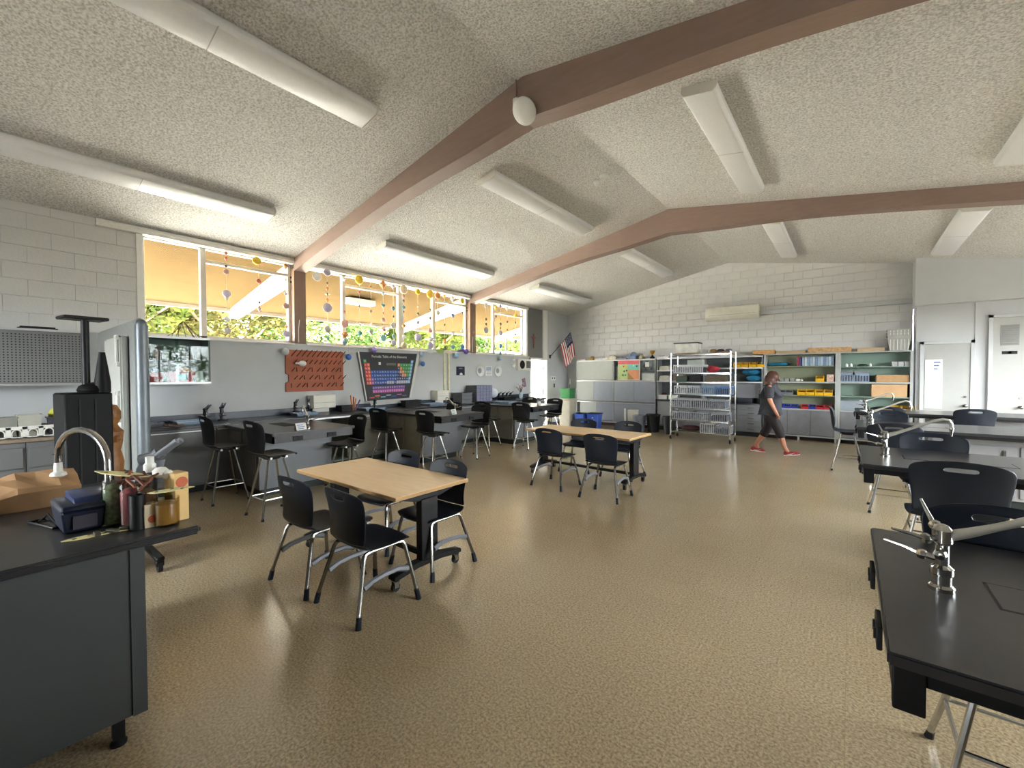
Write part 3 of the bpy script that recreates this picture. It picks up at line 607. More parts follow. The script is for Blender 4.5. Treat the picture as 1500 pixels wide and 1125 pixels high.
# ---------------------------------------------------------------- wall cabinets
PEG = mat('pegboard', '#7d7f80', .7, var=.03); HOLE = mat('peg_hole', '#2c2c2c', .9)
t = thing('pegboard_cabinet', 'grey wall cabinet with pegboard sliding doors above the laminate counter', 'cabinet')
MB().box(XW + .005, -7.42, -.9, .86, 1.52, 2.18).build('body', GREY, t, bevel=.003)
for a, b_ in ((-.88, -.02), (-.02, .84)):
    d = MB().box(-7.42, -7.405, a, b_, 1.55, 2.15).build('sliding_door', PEG, t)
    hb = MB()
    for i in range(int((b_ - a) / .03) - 1):
        for j in range(19): y = a + .03 + i * .03; z = 1.57 + j * .03; hb.add([(-7.4046, y - .006, z - .006), (-7.4046, y + .006, z - .006), (-7.4046, y + .006, z + .006), (-7.4046, y - .006, z + .006)], [(0, 1, 2, 3)])
    o = hb.build('peg_holes', HOLE, d); o['kind'] = 'stuff'
MB().box(-7.425, -7.39, -.9, .86, 1.52, 1.545).box(-7.425, -7.39, -.9, .86, 2.155, 2.18).build('track', ALUM, t)
tag(MB().box(XW + .01, -7.5, .3, .62, 2.185, 2.2).box(XW + .01, -7.5, .32, .6, 2.2, 2.215).build('flat_box', BLACKP), 'thin dark case lying on top of the pegboard cabinet', 'case')
t = thing('glass_cabinet', 'glass-fronted grey wall cabinet holding red bins under the left window', 'cabinet')
y0, y1, z0, z1 = 1.36, 2.15, 1.51, 2.18
MB().box(XW + .005, -7.4, y0, y1, z0, z0 + .025).box(XW + .005, -7.4, y0, y1, z1 - .025, z1).box(XW + .005, -7.4, y0, y0 + .02, z0, z1).box(XW + .005, -7.4, y1 - .02, y1, z0, z1).box(XW + .005, XW + .02, y0, y1, z0, z1).build('carcass', mat('cab_slate', '#5d6664', .45), t)
MB().box(XW + .02, -7.43, y0 + .02, y1 - .02, 1.84, 1.86).build('shelf', mat('shelf_dark', '#3c4643', .5), t)
for a, b_, x in ((y0 + .01, (y0 + y1) / 2 + .02, -7.415), ((y0 + y1) / 2 - .02, y1 - .01, -7.405)): MB().box(x - .002, x + .002, a, b_, z0 + .03, z1 - .03).build('glass_door', GLASSC, t)
MB().box(-7.42, -7.39, y0, y1, z0, z0 + .03).box(-7.42, -7.39, y0, y1, z1 - .03, z1).build('track', ALUM, t)
def tub(name, label, cat, c, d0, d1, h, m, group=None, handle=False):
    t = thing(name, label, cat, c, 0, group); b = MB().tub((0, 0, 0), d0, d1, h); b.build('body', m, t)
    return t
def one(name, label, cat, b, m, group=None, bevel=0, smooth=False): return tag(b.build(name, m, None, bevel, smooth), label, cat, group)
RED = mat('crimson_plastic', '#a82a3c', .45, var=.06)
r1 = tub('storage_bin', 'crimson bin at the left behind the cabinet glass', 'bin', (-7.56, 1.5, 1.536), (.2, .2), (.24, .24), .14, RED, 'red bins in the glass cabinet')
r2 = tub('storage_bin', 'crimson bin with a turquoise note behind the cabinet glass', 'bin', (-7.56, 1.82, 1.536), (.2, .26), (.24, .3), .15, RED, 'red bins in the glass cabinet')
MB().box(.12, .123, -.05, .05, .02, .12).build('note', mat('turquoise_card', '#3fb3bd', .7), r2)
r3 = thing('jar', 'small pale green jar at the right inside the glass cabinet', 'jar', (-7.55, 2.06, 1.536)); MB().lathe([(.05, 0), (.055, .02), (.055, .12), (.045, .14), (.045, .16), (0, .16)], n=14).build('body', mat('pale_green_glass', '#a9bfae', .3), r3, smooth=True)
b = MB(); rr = random.Random(3)
for k in range(7): b.ball((-7.56 + rr.uniform(-.06, .06), 1.82 + rr.uniform(-.11, .11), 1.68 + rr.uniform(0, .05)), .05, 8, (1, 1, .7))
one('cloth_bundle', 'orange and cream cloth bundle heaped in the red bin', 'cloth', b, mat('peach_cloth', '#c98d62', .9, var=.35, scale=18), smooth=True)
b = MB()
for k in range(4): b.ball((-7.56, 1.44 + .035 * k, 1.69 + .012 * (k % 2)), .04, 8)
one('cloth_bundle', 'pale blue cloths heaped in the left red bin', 'cloth', b, mat('pale_blue_cloth', '#9fb2cf', .9, var=.25, scale=18), smooth=True)
rr = random.Random(5)
for k in range(7):
    x, y, r = -7.58 + rr.uniform(-.06, .06), 1.46 + k * .098, .028 + .012 * rr.random()
    one('bottle', ['dark', 'amber', 'clear', 'green', 'grey', 'brown', 'pale'][k] + ' small bottle on the upper shelf of the glass cabinet', 'bottle', MB().lathe([(r, 0), (r, .1), (r * .4, .14), (r * .4, .17), (0, .17)], (x, y, 1.862), 10), mat('bottle_%d' % k, ['#2b2f2c', '#6e4a22', '#aab3ae', '#3f5a42', '#6d706e', '#55402e', '#c5c6b8'][k], .3), 'bottles in the glass cabinet', smooth=True)
b = MB()
for k in range(9):
    a = k * PI / 8; b.tube([(-7.55, 1.9 + .24 * math.cos(a), 2.185), (-7.58, 1.9 + .12 * math.cos(a + .3), 2.185 + .2 * math.sin(a)), (-7.6, 1.9 - .02, 2.42)], .005, 5)
b.tube([(-7.55, 1.66, 2.187), (-7.55, 1.9, 2.187), (-7.55, 2.14, 2.187)], .0035, 5); b.tube([(-7.58, 1.78, 2.3), (-7.58, 1.9, 2.34), (-7.58, 2.02, 2.3)], .0035, 5)
one('wire_basket', 'open wire dome standing on the glass cabinet against the window', 'basket', b, mat('dark_wire', '#4a3c34', .5), smooth=True)

# ---------------------------------------------------------------- things on the left counter
t = thing('dish_rack', 'white plastic dish rack with arched slots on the laminate counter', 'rack', (-7.3, .44, CZ + .001))
b = MB().box(-.15, .15, -.36, .36, 0, .012).box(-.15, -.14, -.36, .36, 0, .13).box(-.15, .15, -.36, -.35, 0, .13).box(-.15, .15, .35, .36, 0, .13)
for k in range(7): b.box(.14, .15, -.36 + k * .12 - .02, -.36 + k * .12 + .02, 0, .13)
b.box(.14, .15, -.36, .36, .1, .135).box(.14, .15, -.36, .36, 0, .02); b.build('frame', WHITEP, t, bevel=.002)
for k in range(6):
    y = -.3 + k * .12; MB().tube([(.145, y - .035, .02), (.145, y - .035, .07), (.145, y - .02, .093), (.145, y, .1), (.145, y + .02, .093), (.145, y + .035, .07), (.145, y + .035, .02)], .006, 6).build('arch', WHITEP, t, smooth=True)
for k, (y, h, w, hx, lab) in enumerate(((.2, .13, .12, '#8d8d84', 'grey plastic tub in the dish rack'), (.36, .15, .16, '#b9b8ac', 'pale box standing in the dish rack'), (.56, .11, .1, '#4b4652', 'dark purple cup lying in the dish rack'))):
    o = tub('plastic_tub', lab, 'tub', (-7.32, y, CZ + .015), (.14, w), (.17, w + .02), h + .09, mat('tub_%d' % k, hx, .5), 'things drying in the dish rack')
one('bowl', 'lime yellow bowl leaning in the dish rack', 'bowl', MB().lathe([(.05, 0), (.12, .05), (.17, .13), (.165, .132), (.11, .056), (0, .012)], (-7.36, .68, CZ + .13), 20).xf(Matrix.Translation((-7.36, .68, CZ + .2)) @ Matrix.Rotation(-.7, 4, 'Y') @ Matrix.Translation((7.36, -.68, -CZ - .2))), mat('lime_plastic', '#c3c24a', .45), smooth=True)
one('plastic_box', 'small white box at the left edge of the laminate counter', 'box', MB().tub((-7.3, -.05, CZ + .001), (.2, .2), (.22, .22), .14), WHITEP)
def microscope(label, loc, rz, s=1.0, m=None):
    m = m or BLACKP; t = thing('microscope', label, 'microscope', loc, rz, 'microscopes'); t.scale = (s, s, s)
    MB().prism([(-.09, -.11), (.09, -.11), (.09, .05), (.05, .1), (-.05, .1), (-.09, .05)], 'z', 0, .035).build('base', m, t, bevel=.006)
    MB().prism([(.1, .03), (.06, .03), (.045, .12), (.05, .22), (.02, .3), (.06, .33), (.1, .26), (.11, .15)], 'x', -.025, .025).build('arm', m, t, bevel=.006)
    MB().box(-.065, .065, -.1, .05, .12, .135).build('stage', m, t, bevel=.003)
    hd = MB().tube([(0, .08, .31), (0, .0, .33), (0, -.03, .36)], .04, 10).build('head', m, t, smooth=True)
    for sx in (-1, 1): MB().tube([(sx * .028, -.02, .34), (sx * .03, -.1, .405), (sx * .03, -.14, .435)], [.019, .017, .02], 10).build('eyepiece', GREYP, hd, smooth=True)
    MB().cyl((0, -.02, .31), (0, -.02, .26), .035, .025, 12).build('nosepiece', GREYP, t, smooth=True)
    for a in range(3): MB().cyl((.016 * math.cos(a * 2.1), -.02 + .016 * math.sin(a * 2.1), .265), (.028 * math.cos(a * 2.1), -.02 + .028 * math.sin(a * 2.1), .2), .009, n=8).build('objective', STEEL, t)
    for sx in (-1, 1): MB().cyl((sx * .025, .08, .14), (sx * .06, .08, .14), .024, n=12).build('focus_knob', GREYP, t, smooth=True)
    return t
def tray(label, loc, rz=0, s=(.34, .24), m=None, group='shallow trays on the window counter'):
    t = thing('tray', label, 'tray', loc, rz, group); MB().tub((0, 0, 0), s, (s[0] + .03, s[1] + .03), .05).build('body', m or CLEARB, t)
    for k in range(4): MB().box(-s[0] / 2 + .03, s[0] / 2 - .03, -s[1] / 2 + .04 + k * .05, -s[1] / 2 + .06 + k * .05, .007, .03).build('pen_row', mat('tray_dark', '#3e4146', .6), t)
    return t
zc = CZ + .001
tray('clear tray of tools left of the first bench on the window counter', (-7.42, 1.9, zc), PI / 2); tray('dark tool tray on the counter above the wide grey cabinet', (-7.42, 1.4, zc), PI / 2, (.3, .22), GREYP)
one('clipboard', 'brown clipboard lying on the counter beside the tool tray', 'clipboard', MB().box(-7.44, -7.2, 1.58, 1.78, zc, zc + .012).box(-7.34, -7.3, 1.6, 1.63, zc + .012, zc + .022), mat('hardboard', '#7d5c45', .6), bevel=.002)
microscope('black microscope standing on the counter left of the first bench', (-7.5, 2.32, zc), PI / 2, .62); microscope('black microscope beside the clear tray on the window counter', (-7.52, 2.12, zc), PI / 2 + .3, .58)
tray('grey tray holding black clamps under the peg rack', (-7.4, 3.52, zc), PI / 2); microscope('dark microscope lying low in the tray under the peg rack', (-7.45, 3.4, zc + .06), PI / 2, .5); microscope('dark microscope with round lamp under the peg rack', (-7.45, 3.62, zc + .06), PI / 2 - .4, .55)
def bin_box(label, loc, w, d, h, m, cat='box'): return one('storage_box', label, cat, MB().tub(loc, (w, d), (w + .01, d + .01), h), m)
bin_box('small black caddy beside the paper towel box', (-7.5, 4.32, zc), .16, .18, .12, BLACKP)
for k, (hx, dy) in enumerate((('#c46f3d', 0), ('#a4552f', .03), ('#d18a4b', .055), ('#7a5a9a', .1))):
    one('pencil', ['orange', 'rust', 'amber', 'purple'][k] + ' marker standing in the pen cup under the peg rack', 'marker', MB().cyl((-7.52, 4.5 + dy * .6, zc + .008), (-7.52 + .02 * k, 4.47 + dy * 1.6, zc + .3 - .03 * k), .014, n=8), mat('marker_%d' % k, hx, .5), 'markers in the pen cup', smooth=True)
t = thing('pen_cup', 'brown pen cup between the towel box and the poster', 'cup', (-7.52, 4.5, zc)); MB().lathe([(.045, 0), (.05, .12), (.046, .12), (.041, .006), (0, .006)], n=14).build('cup', mat('brown_cup', '#6a4a36', .5), t, smooth=True)
tray('pale tray of supplies below the left edge of the poster', (-7.4, 4.85, zc), PI / 2, (.4, .26)); microscope('black microscope right of the pen cup below the poster', (-7.5, 5.0, zc), PI / 2, .55)
tray('clear tray on the counter right of the poster', (-7.42, 6.45, zc), PI / 2, (.4, .26)); bin_box('black box behind the second bench tap', (-7.52, 5.9, zc), .16, .4, .14, BLACKP)
for k in range(3): bin_box(['bottom', 'middle', 'top'][k] + ' grey wire basket in the stack right of the towel dispenser', (-7.45, 7.42, zc + k * .085), .3, .34, .08, mat('wire_grey', '#6f7176', .5, var=.4, scale=60, stretch=(1, 1, 3)))
t = thing('drawer_tower', 'plaid grey multi-drawer organiser on the window counter under the two plates', 'organiser', (-7.48, 8.05, zc))
MB().box(-.18, .18, -.3, .3, 0, .42).build('case', mat('organiser_grey', '#55585e', .5), t)
for r in range(5):
    for c_ in range(5): MB().box(.18, .195, -.29 + c_ * .117, -.185 + c_ * .117, .015 + r * .082, .09 + r * .082).build('drawer', mat('smoke_drawer', '#8487a0', .4, var=.2, scale=30), t)
t = thing('desk_globe', 'white globe on a stand right of the drawer organiser', 'globe', (-7.5, 8.62, zc)); MB().ball((0, 0, .2), .13, 18).build('sphere', mat('globe_white', '#d5dae2', .5, var=.12, scale=6), t, smooth=True); MB().lathe([(.08, 0), (.08, .012), (.015, .02), (.015, .07), (0, .075)], n=14).build('stand', BLACKP, t, smooth=True)
for k in range(4): microscope(['black microscope right of the globe', 'black microscope, second right of the globe', 'black microscope, third right of the globe', 'black microscope next to the flower pot'][k], (-7.5, 8.88 + k * .17, zc), PI / 2 + .2 * (k % 2), .5)
one('crate', 'low dark crate on the counter right of the globe', 'crate', MB().tub((-7.3, 9.0, zc), (.16, .5), (.18, .52), .08), BLACKP)
tray('blue-grey tray on the third bench corner', (-6.8, 8.25, .9145), 0, (.5, .3))
t = thing('flower_vase', 'pale vase of white and pink flowers beside the doorway', 'vase', (-7.5, 9.85, zc)); MB().lathe([(.04, 0), (.06, .05), (.065, .12), (.04, .17), (.045, .19), (.038, .19), (.03, .17), (0, .02)], n=16).build('vase', mat('pale_vase', '#aebfd0', .3), t, smooth=True)
fb = MB(); sb = MB(); rr = random.Random(9)
for k in range(13):
    a, r, z = rr.uniform(0, 6.28), rr.uniform(.02, .15), rr.uniform(.28, .46); p = (r * math.cos(a), r * math.sin(a), z); sb.tube([(0, 0, .15), (p[0] * .5, p[1] * .5, z * .7), p], .004, 5); fb.ball(p, rr.uniform(.02, .035), 8, (1, 1, .6))
fb.build('blossoms', mat('blossom', '#e0c8cc', .8, var=.2, scale=12), t, smooth=True); sb.build('stems', mat('stem_green', '#6f6a4c', .8), t)
one('leaflet', 'small pinkish leaflet pinned to the wall beside the doorway', 'leaflet', MB().box(XW + .002, XW + .006, 10.25, 10.42, 1.25, 1.52).xf(Matrix.Translation((0, 10.33, 1.38)) @ Matrix.Rotation(.25, 4, 'X') @ Matrix.Translation((0, -10.33, -1.38))), mat('leaflet_print', '#8d7480', .8, var=.4, scale=20))

# ---------------------------------------------------------------- folded room divider on casters
t = thing('room_divider', 'folded grey room divider on casters standing across the window counter', 'divider', (0, 0, 0))
DG = mat('divider_fabric', '#8e9290', .75, var=.05, scale=25)
MB().box(-7.25, -5.18, .93, .985, .16, 2.17).build('panel', DG, t, bevel=.02, seg=2); MB().box(-6.3, -5.5, .86, .92, .16, 2.02).build('inner_panel', mat('divider_pale', '#b7bab4', .7, var=.03), t, bevel=.015, seg=2)
MB().cyl((-5.15, .957, .15), (-5.15, .957, 2.1), .05, n=18).ball((-5.15, .957, 2.1), .045, 14, (1, 1, 1.3)).build('end_post', mat('divider_post', '#737a80', .4, .3), t, smooth=True)
MB().box(-7.3, -5.2, .84, .93, .12, .17).build('base_rail', BLACKM, t, bevel=.004)
for z in (.75, 1.18, 1.72):
    hg = MB().box(-5.62, -5.53, .835, .86, z, z + .045).box(-5.62, -5.53, .835, .86, z + .26, z + .305).box(-5.595, -5.555, .835, .852, z, z + .3).build('latch_hinge', WHITEP, t, bevel=.004)
for x in (-6.8, -4.8):
    MB().box(x - .36, x + .36, .885, .945, .095, .13).build('caster_arm', BLACKM, t, bevel=.01)
    for q in (-.32, .32):
        MB().cyl((x + q, .9, .045), (x + q, .93, .045), .045, n=18).build('caster_wheel', RUBBER, t, smooth=True); MB().box(x + q - .03, x + q + .03, .888, .942, .05, .1).build('caster_fork', BLACKP, t, bevel=.006)

# ---------------------------------------------------------------- black equipment tower and carved figure in front of the divider
TBLK = mat('matte_black', '#060607', .6, spec=.25)
t = thing('equipment_tower', 'tall black equipment case with a flat-topped pole in front of the divider', 'stand', (-4.75, .52, 0), .15)
MB().box(-.13, .13, -.14, .14, .06, 1.5).build('case', TBLK, t, bevel=.012); MB().box(.13, .137, -.06, -.05, .1, 1.45).box(.13, .137, .03, .04, .1, 1.45).build('door_seam', RUBBER, t)
for q in ((.1, .1), (.1, -.1), (-.1, .1), (-.1, -.1)): MB().cyl((q[0], q[1] - .012, .03), (q[0], q[1] + .012, .03), .03, n=12).build('caster_wheel', RUBBER, t)
MB().tube([(0, .02, 1.5), (0, .02, 2.08)], .025, 10).build('pole', BLACKM, t, smooth=True); MB().box(-.1, .1, -.12, .14, 2.07, 2.095).build('platform', BLACKM, t, bevel=.006)
MB().lathe([(.05, 1.5), (.05, 1.58), (.02, 1.82), (0, 1.82)], (.06, .1, 0), 10).build('cone', TBLK, t, smooth=True); MB().ball((.0, .06, 1.52), .1, 12, (1, 1, .6)).build('cover', TBLK, t, smooth=True)
MB().tube([(.13, -.13, 1.2), (.18, -.2, 1.0), (.18, -.22, .8), (.14, -.14, .5)], .008, 6).build('cable', RUBBER, t, smooth=True)
t = thing('carved_figure', 'carved brown wooden figure standing in front of the divider panel', 'figure', (-4.9, .69, 0))
MB().box(-.1, .1, -.1, .1, 0, .82).build('plinth', mat('plinth_wood', '#6c5240', .6), t, bevel=.006)
CARV = mat('carved_wood', '#86592f', .5, var=.3, scale=14, bump=.01, bscale=16)
MB().lathe([(.085, .82), (.09, .9), (.07, 1.0), (.085, 1.08), (.09, 1.16), (.06, 1.2), (.05, 1.22), (.075, 1.27), (.075, 1.33), (.05, 1.38), (0, 1.4)], n=14).ball((.06, .03, 1.1), .04, 8).ball((.06, -.04, .98), .04, 8).ball((.07, 0, 1.3), .02, 8).build('figure', CARV, t, smooth=True)
# ---------------------------------------------------------------- storage along the back wall
FY = 12.45; BYK = 12.88
def frame_cab(label, x0, x1, rows, name='metal_cabinet', m=None, edge=None, back=None):
    """carcass with horizontal rails at rows (z list)"""
    t = thing(name, label, 'cabinet'); m = m or GREYL; edge = edge or ALUM
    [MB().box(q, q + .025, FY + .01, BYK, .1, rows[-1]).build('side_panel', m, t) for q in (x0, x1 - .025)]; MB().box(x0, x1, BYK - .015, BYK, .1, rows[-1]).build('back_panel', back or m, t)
    for z in rows: MB().box(x0, x1, FY, BYK, z - .035, z).build('rail', edge, t, bevel=.003)
    return t
cabA = frame_cab('long low-gloss metal storage cabinet with blue-grey sliding doors under the flag', -7.16, -4.49, [.14, .76, 1.44, 2.09], m=mat('cab_pale', '#a9aead', .45))
MB().box(-7.1, -4.55, FY + .1, BYK, 0, .11).build('plinth', mat('plinth_dark', '#3a2a26', .7), cabA)
MB().box(-5.85, -5.82, FY + .005, BYK, .14, 2.06).build('divider_panel', mat('cab_pale', '#a9aead', .45), cabA)
GRN = mat('door_pale_green', '#aab1ac', .45, var=.02); BLG = mat('door_blue_grey', '#9aa2ae', .4, var=.03)
for a, b_, l, h, m in ((-7.13, -5.86, 1.46, 2.05, GRN), (-7.13, -6.53, .78, 1.4, GRN), (-6.53, -5.86, .78, 1.4, BLG), (-5.81, -5.16, .78, 1.4, BLG), (-5.18, -4.52, .78, 1.4, BLG), (-7.02, -6.43, .16, .72, GRN), (-6.43, -5.86, .16, .72, BLG), (-5.81, -5.16, .16, .72, BLG), (-5.18, -4.52, .16, .72, BLG)):
    MB().box(a, b_, FY + .02 + (.012 if a in (-6.53, -5.18, -6.43) else 0), FY + .035, l, h).build('sliding_door', m, cabA, bevel=.002)
MB().box(-7.13, -7.03, FY + .015, FY + .03, .4, .72).build('dark_slot', BLACKM, cabA); MB().box(-5.81, -4.52, FY + .2, BYK, 1.7, 1.72).build('shelf', SHELFG, cabA)
# poster leaning in the open bay
t = thing('leaning_poster', 'pink, green and orange illustrated poster leaning on the metal cabinet', 'poster', (0, 0, 0))
PX0, PX1, PZ0, PZ1, PY = -5.66, -4.96, 1.45, 2.07, FY - .02
MB().box(PX0, PX1, PY, PY + .008, PZ0, PZ1).build('board', mat('poster_white', '#ece6dc', .7), t)
def patch(parent, name, x0, x1, z0, z1, hexc, dy=0): return MB().box(x0, x1, PY - .0015 - dy, PY, z0, z1).build(name, mat('ink_' + hexc[1:], hexc, .7), parent)
patch(t, 'print_pink_band', PX0 + .01, PX1 - .02, 1.94, PZ1 - .015, '#e0707c'); patch(t, 'print_green_field', PX0 + .01, -5.34, PZ0 + .02, 1.94, '#b3c98a'); patch(t, 'print_teal_field', -5.34, PX1 - .02, 1.76, 1.94, '#7fc4b6'); patch(t, 'print_orange_field', -5.34, PX1 - .02, PZ0 + .02, 1.76, '#dd9a72')
MB().add([(-5.34, PY - .003, PZ0 + .02), (-5.12, PY - .003, PZ0 + .02), (-5.34, PY - .003, 1.7)], [(0, 1, 2)]).build('print_brown_triangle', mat('ink_b08a5a', '#b08a5a', .7), t)
for k, (x, z) in enumerate(((-5.5, 1.85), (-5.42, 1.84), (-5.48, 1.7), (-5.4, 1.72), (-5.52, 1.58), (-5.44, 1.58), (-5.18, 1.87), (-5.08, 1.85))): patch(t, 'print_motif', x, x + .05, z, z + .05, ['#c2503f', '#d9b94a', '#35574e', '#35574e', '#35574e', '#4a8a80', '#9edccf', '#35574e'][k], .001)
t = thing('photo_print', 'black and white picture standing in the open bay beside the poster', 'picture', (0, 0, 0)); MB().box(-4.93, -4.53, FY + .05, FY + .06, 1.74, 2.05).build('board', mat('photo_grey', '#6f7876', .6, var=.7, scale=9), t); MB().box(-4.82, -4.7, FY + .048, FY + .05, 1.85, 2.0).build('print_pale_patch', PAPER, t)
one('white_box', 'white box on the lower shelf of the open bay', 'box', MB().box(-4.92, -4.54, FY + .05, FY + .35, 1.442, 1.66), mat('box_white', '#cfd6d2', .6), bevel=.004)
one('white_box', 'small pale pile behind the leaning poster', 'box', MB().box(-5.78, -5.68, FY + .1, FY + .3, 1.442, 1.9), mat('pile_pale', '#8f9a8f', .7, var=.4, scale=12), bevel=.004)
# middle shelves, counter and drawers behind the wire rack
cabB = frame_cab('open grey shelf cabinet with black counter, left of the wire rack', -4.46, -3.2, [1.44, 1.75, 2.1], back=mat('cab_back_grey', '#5c605f', .6)); MB().box(-4.46, -3.2, FY + .01, BYK, .12, .86).build('lower_body', GREY, cabB, bevel=.003)  # back panel in a darker grey than the sides
MB().box(-4.48, -3.18, FY - .03, BYK, .86, .895).build('counter', EPOXY, cabB, bevel=.004); MB().box(-4.44, -3.2, FY + .06, BYK, 0, .12).build('plinth', DGREEN, cabB)
d = MB().box(-4.43, -3.85, FY - .006, FY + .01, .16, .83).build('door', GREYL, cabB, bevel=.003); MB().lathe([(.01, 0), (.01, -.02), (.018, -.024), (.012, -.034)], (-3.95, FY - .006, .62), 10, 'y').build('knob', STEEL, d, smooth=True)
cabC = frame_cab('open grey shelf cabinet with drawers right of the wire rack', -3.2, -1.74, [1.43, 1.8, 2.1], back=mat('cab_back_grey', '#5c605f', .6)); MB().box(-3.2, -1.74, FY + .01, BYK, .12, .83).build('lower_body', GREY, cabC, bevel=.003)
MB().box(-3.2, -1.74, FY - .01, BYK, .83, .86).build('counter', EPOXY, cabC); MB().box(-3.2, -1.74, FY + .06, BYK, 0, .12).build('plinth', DGREEN, cabC); MB().box(-3.18, -1.76, FY + .2, FY + .22, 1.0, 1.42).build('panel', GREYL, cabC)
for k in range(5):
    z = .14 + k * .137; d = MB().box(-2.32, -1.76, FY - .006, FY + .01, z, z + .127).build('drawer', GREY, cabC, bevel=.002); pull(d, (-2.0, FY - .006, z + .065), 'x', .13)
# right shelving bays
OL = mat('olive_back', '#8a9074', .6, var=.05, scale=3); SG = mat('sage_back', '#82988a', .6, var=.05, scale=3)
def bay(label, x0, x1, shelves, back, lowm):
    t = thing('shelf_bay', label, 'shelf'); MB().box(x0, x0 + .05, FY, BYK, .1, 2.12).build('side_panel', SHELFW, t, bevel=.003); MB().box(x1 - .05, x1, FY, BYK, .1, 2.12).build('side_panel', SHELFW, t, bevel=.003)
    MB().box(x0, x1, BYK - .012, BYK, .1, 2.12).build('back_panel', back, t); MB().box(x0 - .01, x1 + .01, FY - .005, BYK, 2.1, 2.13).build('top_panel', SHELFW, t, bevel=.003)
    for z, edge in shelves: MB().box(x0 + .05, x1 - .05, FY + (.0 if edge else .02), BYK, z - (.035 if edge else .02), z).build('shelf', SHELFW if edge else back, t, bevel=.002)
    lb = MB().box(x0 + .05, x1 - .05, FY + .01, BYK, .12, .745).build('lower_body', GREY, t); w = (x1 - x0 - .1) / 3
    for k in range(3): MB().box(x0 + .05 + k * w + .006, x0 + .05 + (k + 1) * w - .006, FY - .004, FY + .01, .15, .73).build('door', lowm, lb, bevel=.003)
    MB().box(x0 + .05, x1 - .05, FY - .004, FY + .02, .1, .13).build('bottom_rail', SHELFW, t)
    for x in (x0 + .03, (x0 + x1) / 2, x1 - .03): MB().box(x - .02, x + .02, FY, FY + .04, 0, .1).build('foot', SHELFW, t)
    MB().box(x0, x1, FY + .2, FY + .22, 0, .1).build('plinth', mat('plinth_dark', '#3a2a26', .7), t); return t
bay('shelving bay with olive back, yellow and blue bins, behind the walking person', -1.72, -.22, [(.78, 1), (1.11, 0), (1.44, 1), (1.82, 0)], OL, mat('door_mid_grey', '#77787d', .45))
bay('shelving bay with green back and cardboard boxes, next to the closet wall', -.22, 1.06, [(.78, 1), (1.11, 0), (1.44, 1), (1.79, 0)], SG, mat('door_mid_grey', '#77787d', .45))
# bins
def hopper(label, x, z, m, w=.155, h=.14, y=FY + .1, group='yellow hopper bins'):
    t = thing('hopper_bin', label, 'bin', (x, y, z + .0015), 0, group); w2 = w / 2; d = .2
    MB().prism([(-d / 2, 0), (d / 2, 0), (d / 2, h), (d / 2 - .006, h), (d / 2 - .006, .006), (-d / 2 + .006, .006), (-d / 2 - .02, h * .55), (-d / 2 - .026, h * .55)], 'x', -w2, w2).build('tub', m, t)
    for s in (-1, 1): MB().prism([(-d / 2, 0), (d / 2, 0), (d / 2, h), (-d / 2 + .03, h), (-d / 2 - .024, h * .55)], 'x', s * w2 - .004, s * w2 + .004).build('side', m, t)
    MB().box(-w2 + .008, w2 - .008, -d / 2 + .012, d / 2 - .01, .008, h * .62).build('contents_or_shade', mat('bin_inner_shade', '#3a2e1c', .8, var=.5, scale=40), t)  # dark block standing in for the shade inside the open bin
    MB().box(-w2 + .02, w2 - .02, -d / 2 - .004, -d / 2 + .002, .015, .04).build('label_slot', mat('slot_dark', '#7a5c10', .6) if m is YEL else BLACKM, t); return t
for k in range(4): hopper(['leftmost', 'second', 'third', 'rightmost'][k] + ' yellow hopper bin on the olive bay shelf above the blue bins', -.92 + k * .175, 1.11, YEL)
hopper('single yellow hopper bin higher up on the olive bay middle shelf', -.56, 1.44, YEL)
for k in range(4): hopper(['first', 'second', 'third', 'fourth'][k] + ' yellow hopper bin on the top shelf just right of the wire rack', -2.33 + k * .18, 1.8, YEL)
hopper('yellow hopper bin low in the green bay behind the taps', .98, .78, YEL, .18)
hopper('second yellow hopper bin low in the green bay, left one', .78, .78, YEL, .18)
for k in range(4): hopper(['first', 'second', 'third', 'fourth'][k] + ' blue hopper bin in the bottom row behind the person', -1.5 + k * .145, .78, BLUEB, .14, .1, group='blue and red hopper bins in the bottom row')
for k, (x, m, n) in enumerate(((-.85, REDB, 'left red'), (-.7, BLUEB, 'blue'), (-.56, REDB, 'middle red'), (-.4, REDB, 'right red'))): hopper(n + ' hopper bin at the right end of the bottom row', x, .78, m, .145, .1, group='blue and red hopper bins in the bottom row')
for k in range(3): hopper(['left', 'middle', 'right'][k] + ' grey hopper bin on the olive bay shelf behind the person', -1.47 + k * .15, 1.11, GREYP, .14, .12, group='grey bins on the olive bay')
for k in range(5): one('small_box', ['first', 'second', 'third', 'fourth', 'fifth'][k] + ' small grey box in the row on the olive bay middle shelf', 'box', MB().box(-1.6 + k * .11, -1.51 + k * .11, FY + .04, FY + .2, 1.4415, 1.53 - .015 * (k % 2)), mat('grey_box_%d' % (k % 2), ['#7d8079', '#93968f'][k % 2], .6), 'small grey boxes on the olive bay', .002)
one('paper_heap', 'crumpled white paper on the olive bay middle shelf', 'paper', MB().ball((-1.0, FY + .12, 1.475), .034, 8, (1.6, 1, 1)).ball((-.92, FY + .1, 1.47), .028, 8), PAPER, smooth=True)
one('carton', 'small pink and white carton beside the single yellow bin', 'carton', MB().box(-.43, -.29, FY + .04, FY + .2, 1.4415, 1.61), mat('carton_pink', '#d3b5a4', .7, var=.25, scale=22), bevel=.003)
rr = random.Random(12)
BK = ['#8e2f3a', '#4a3c78']
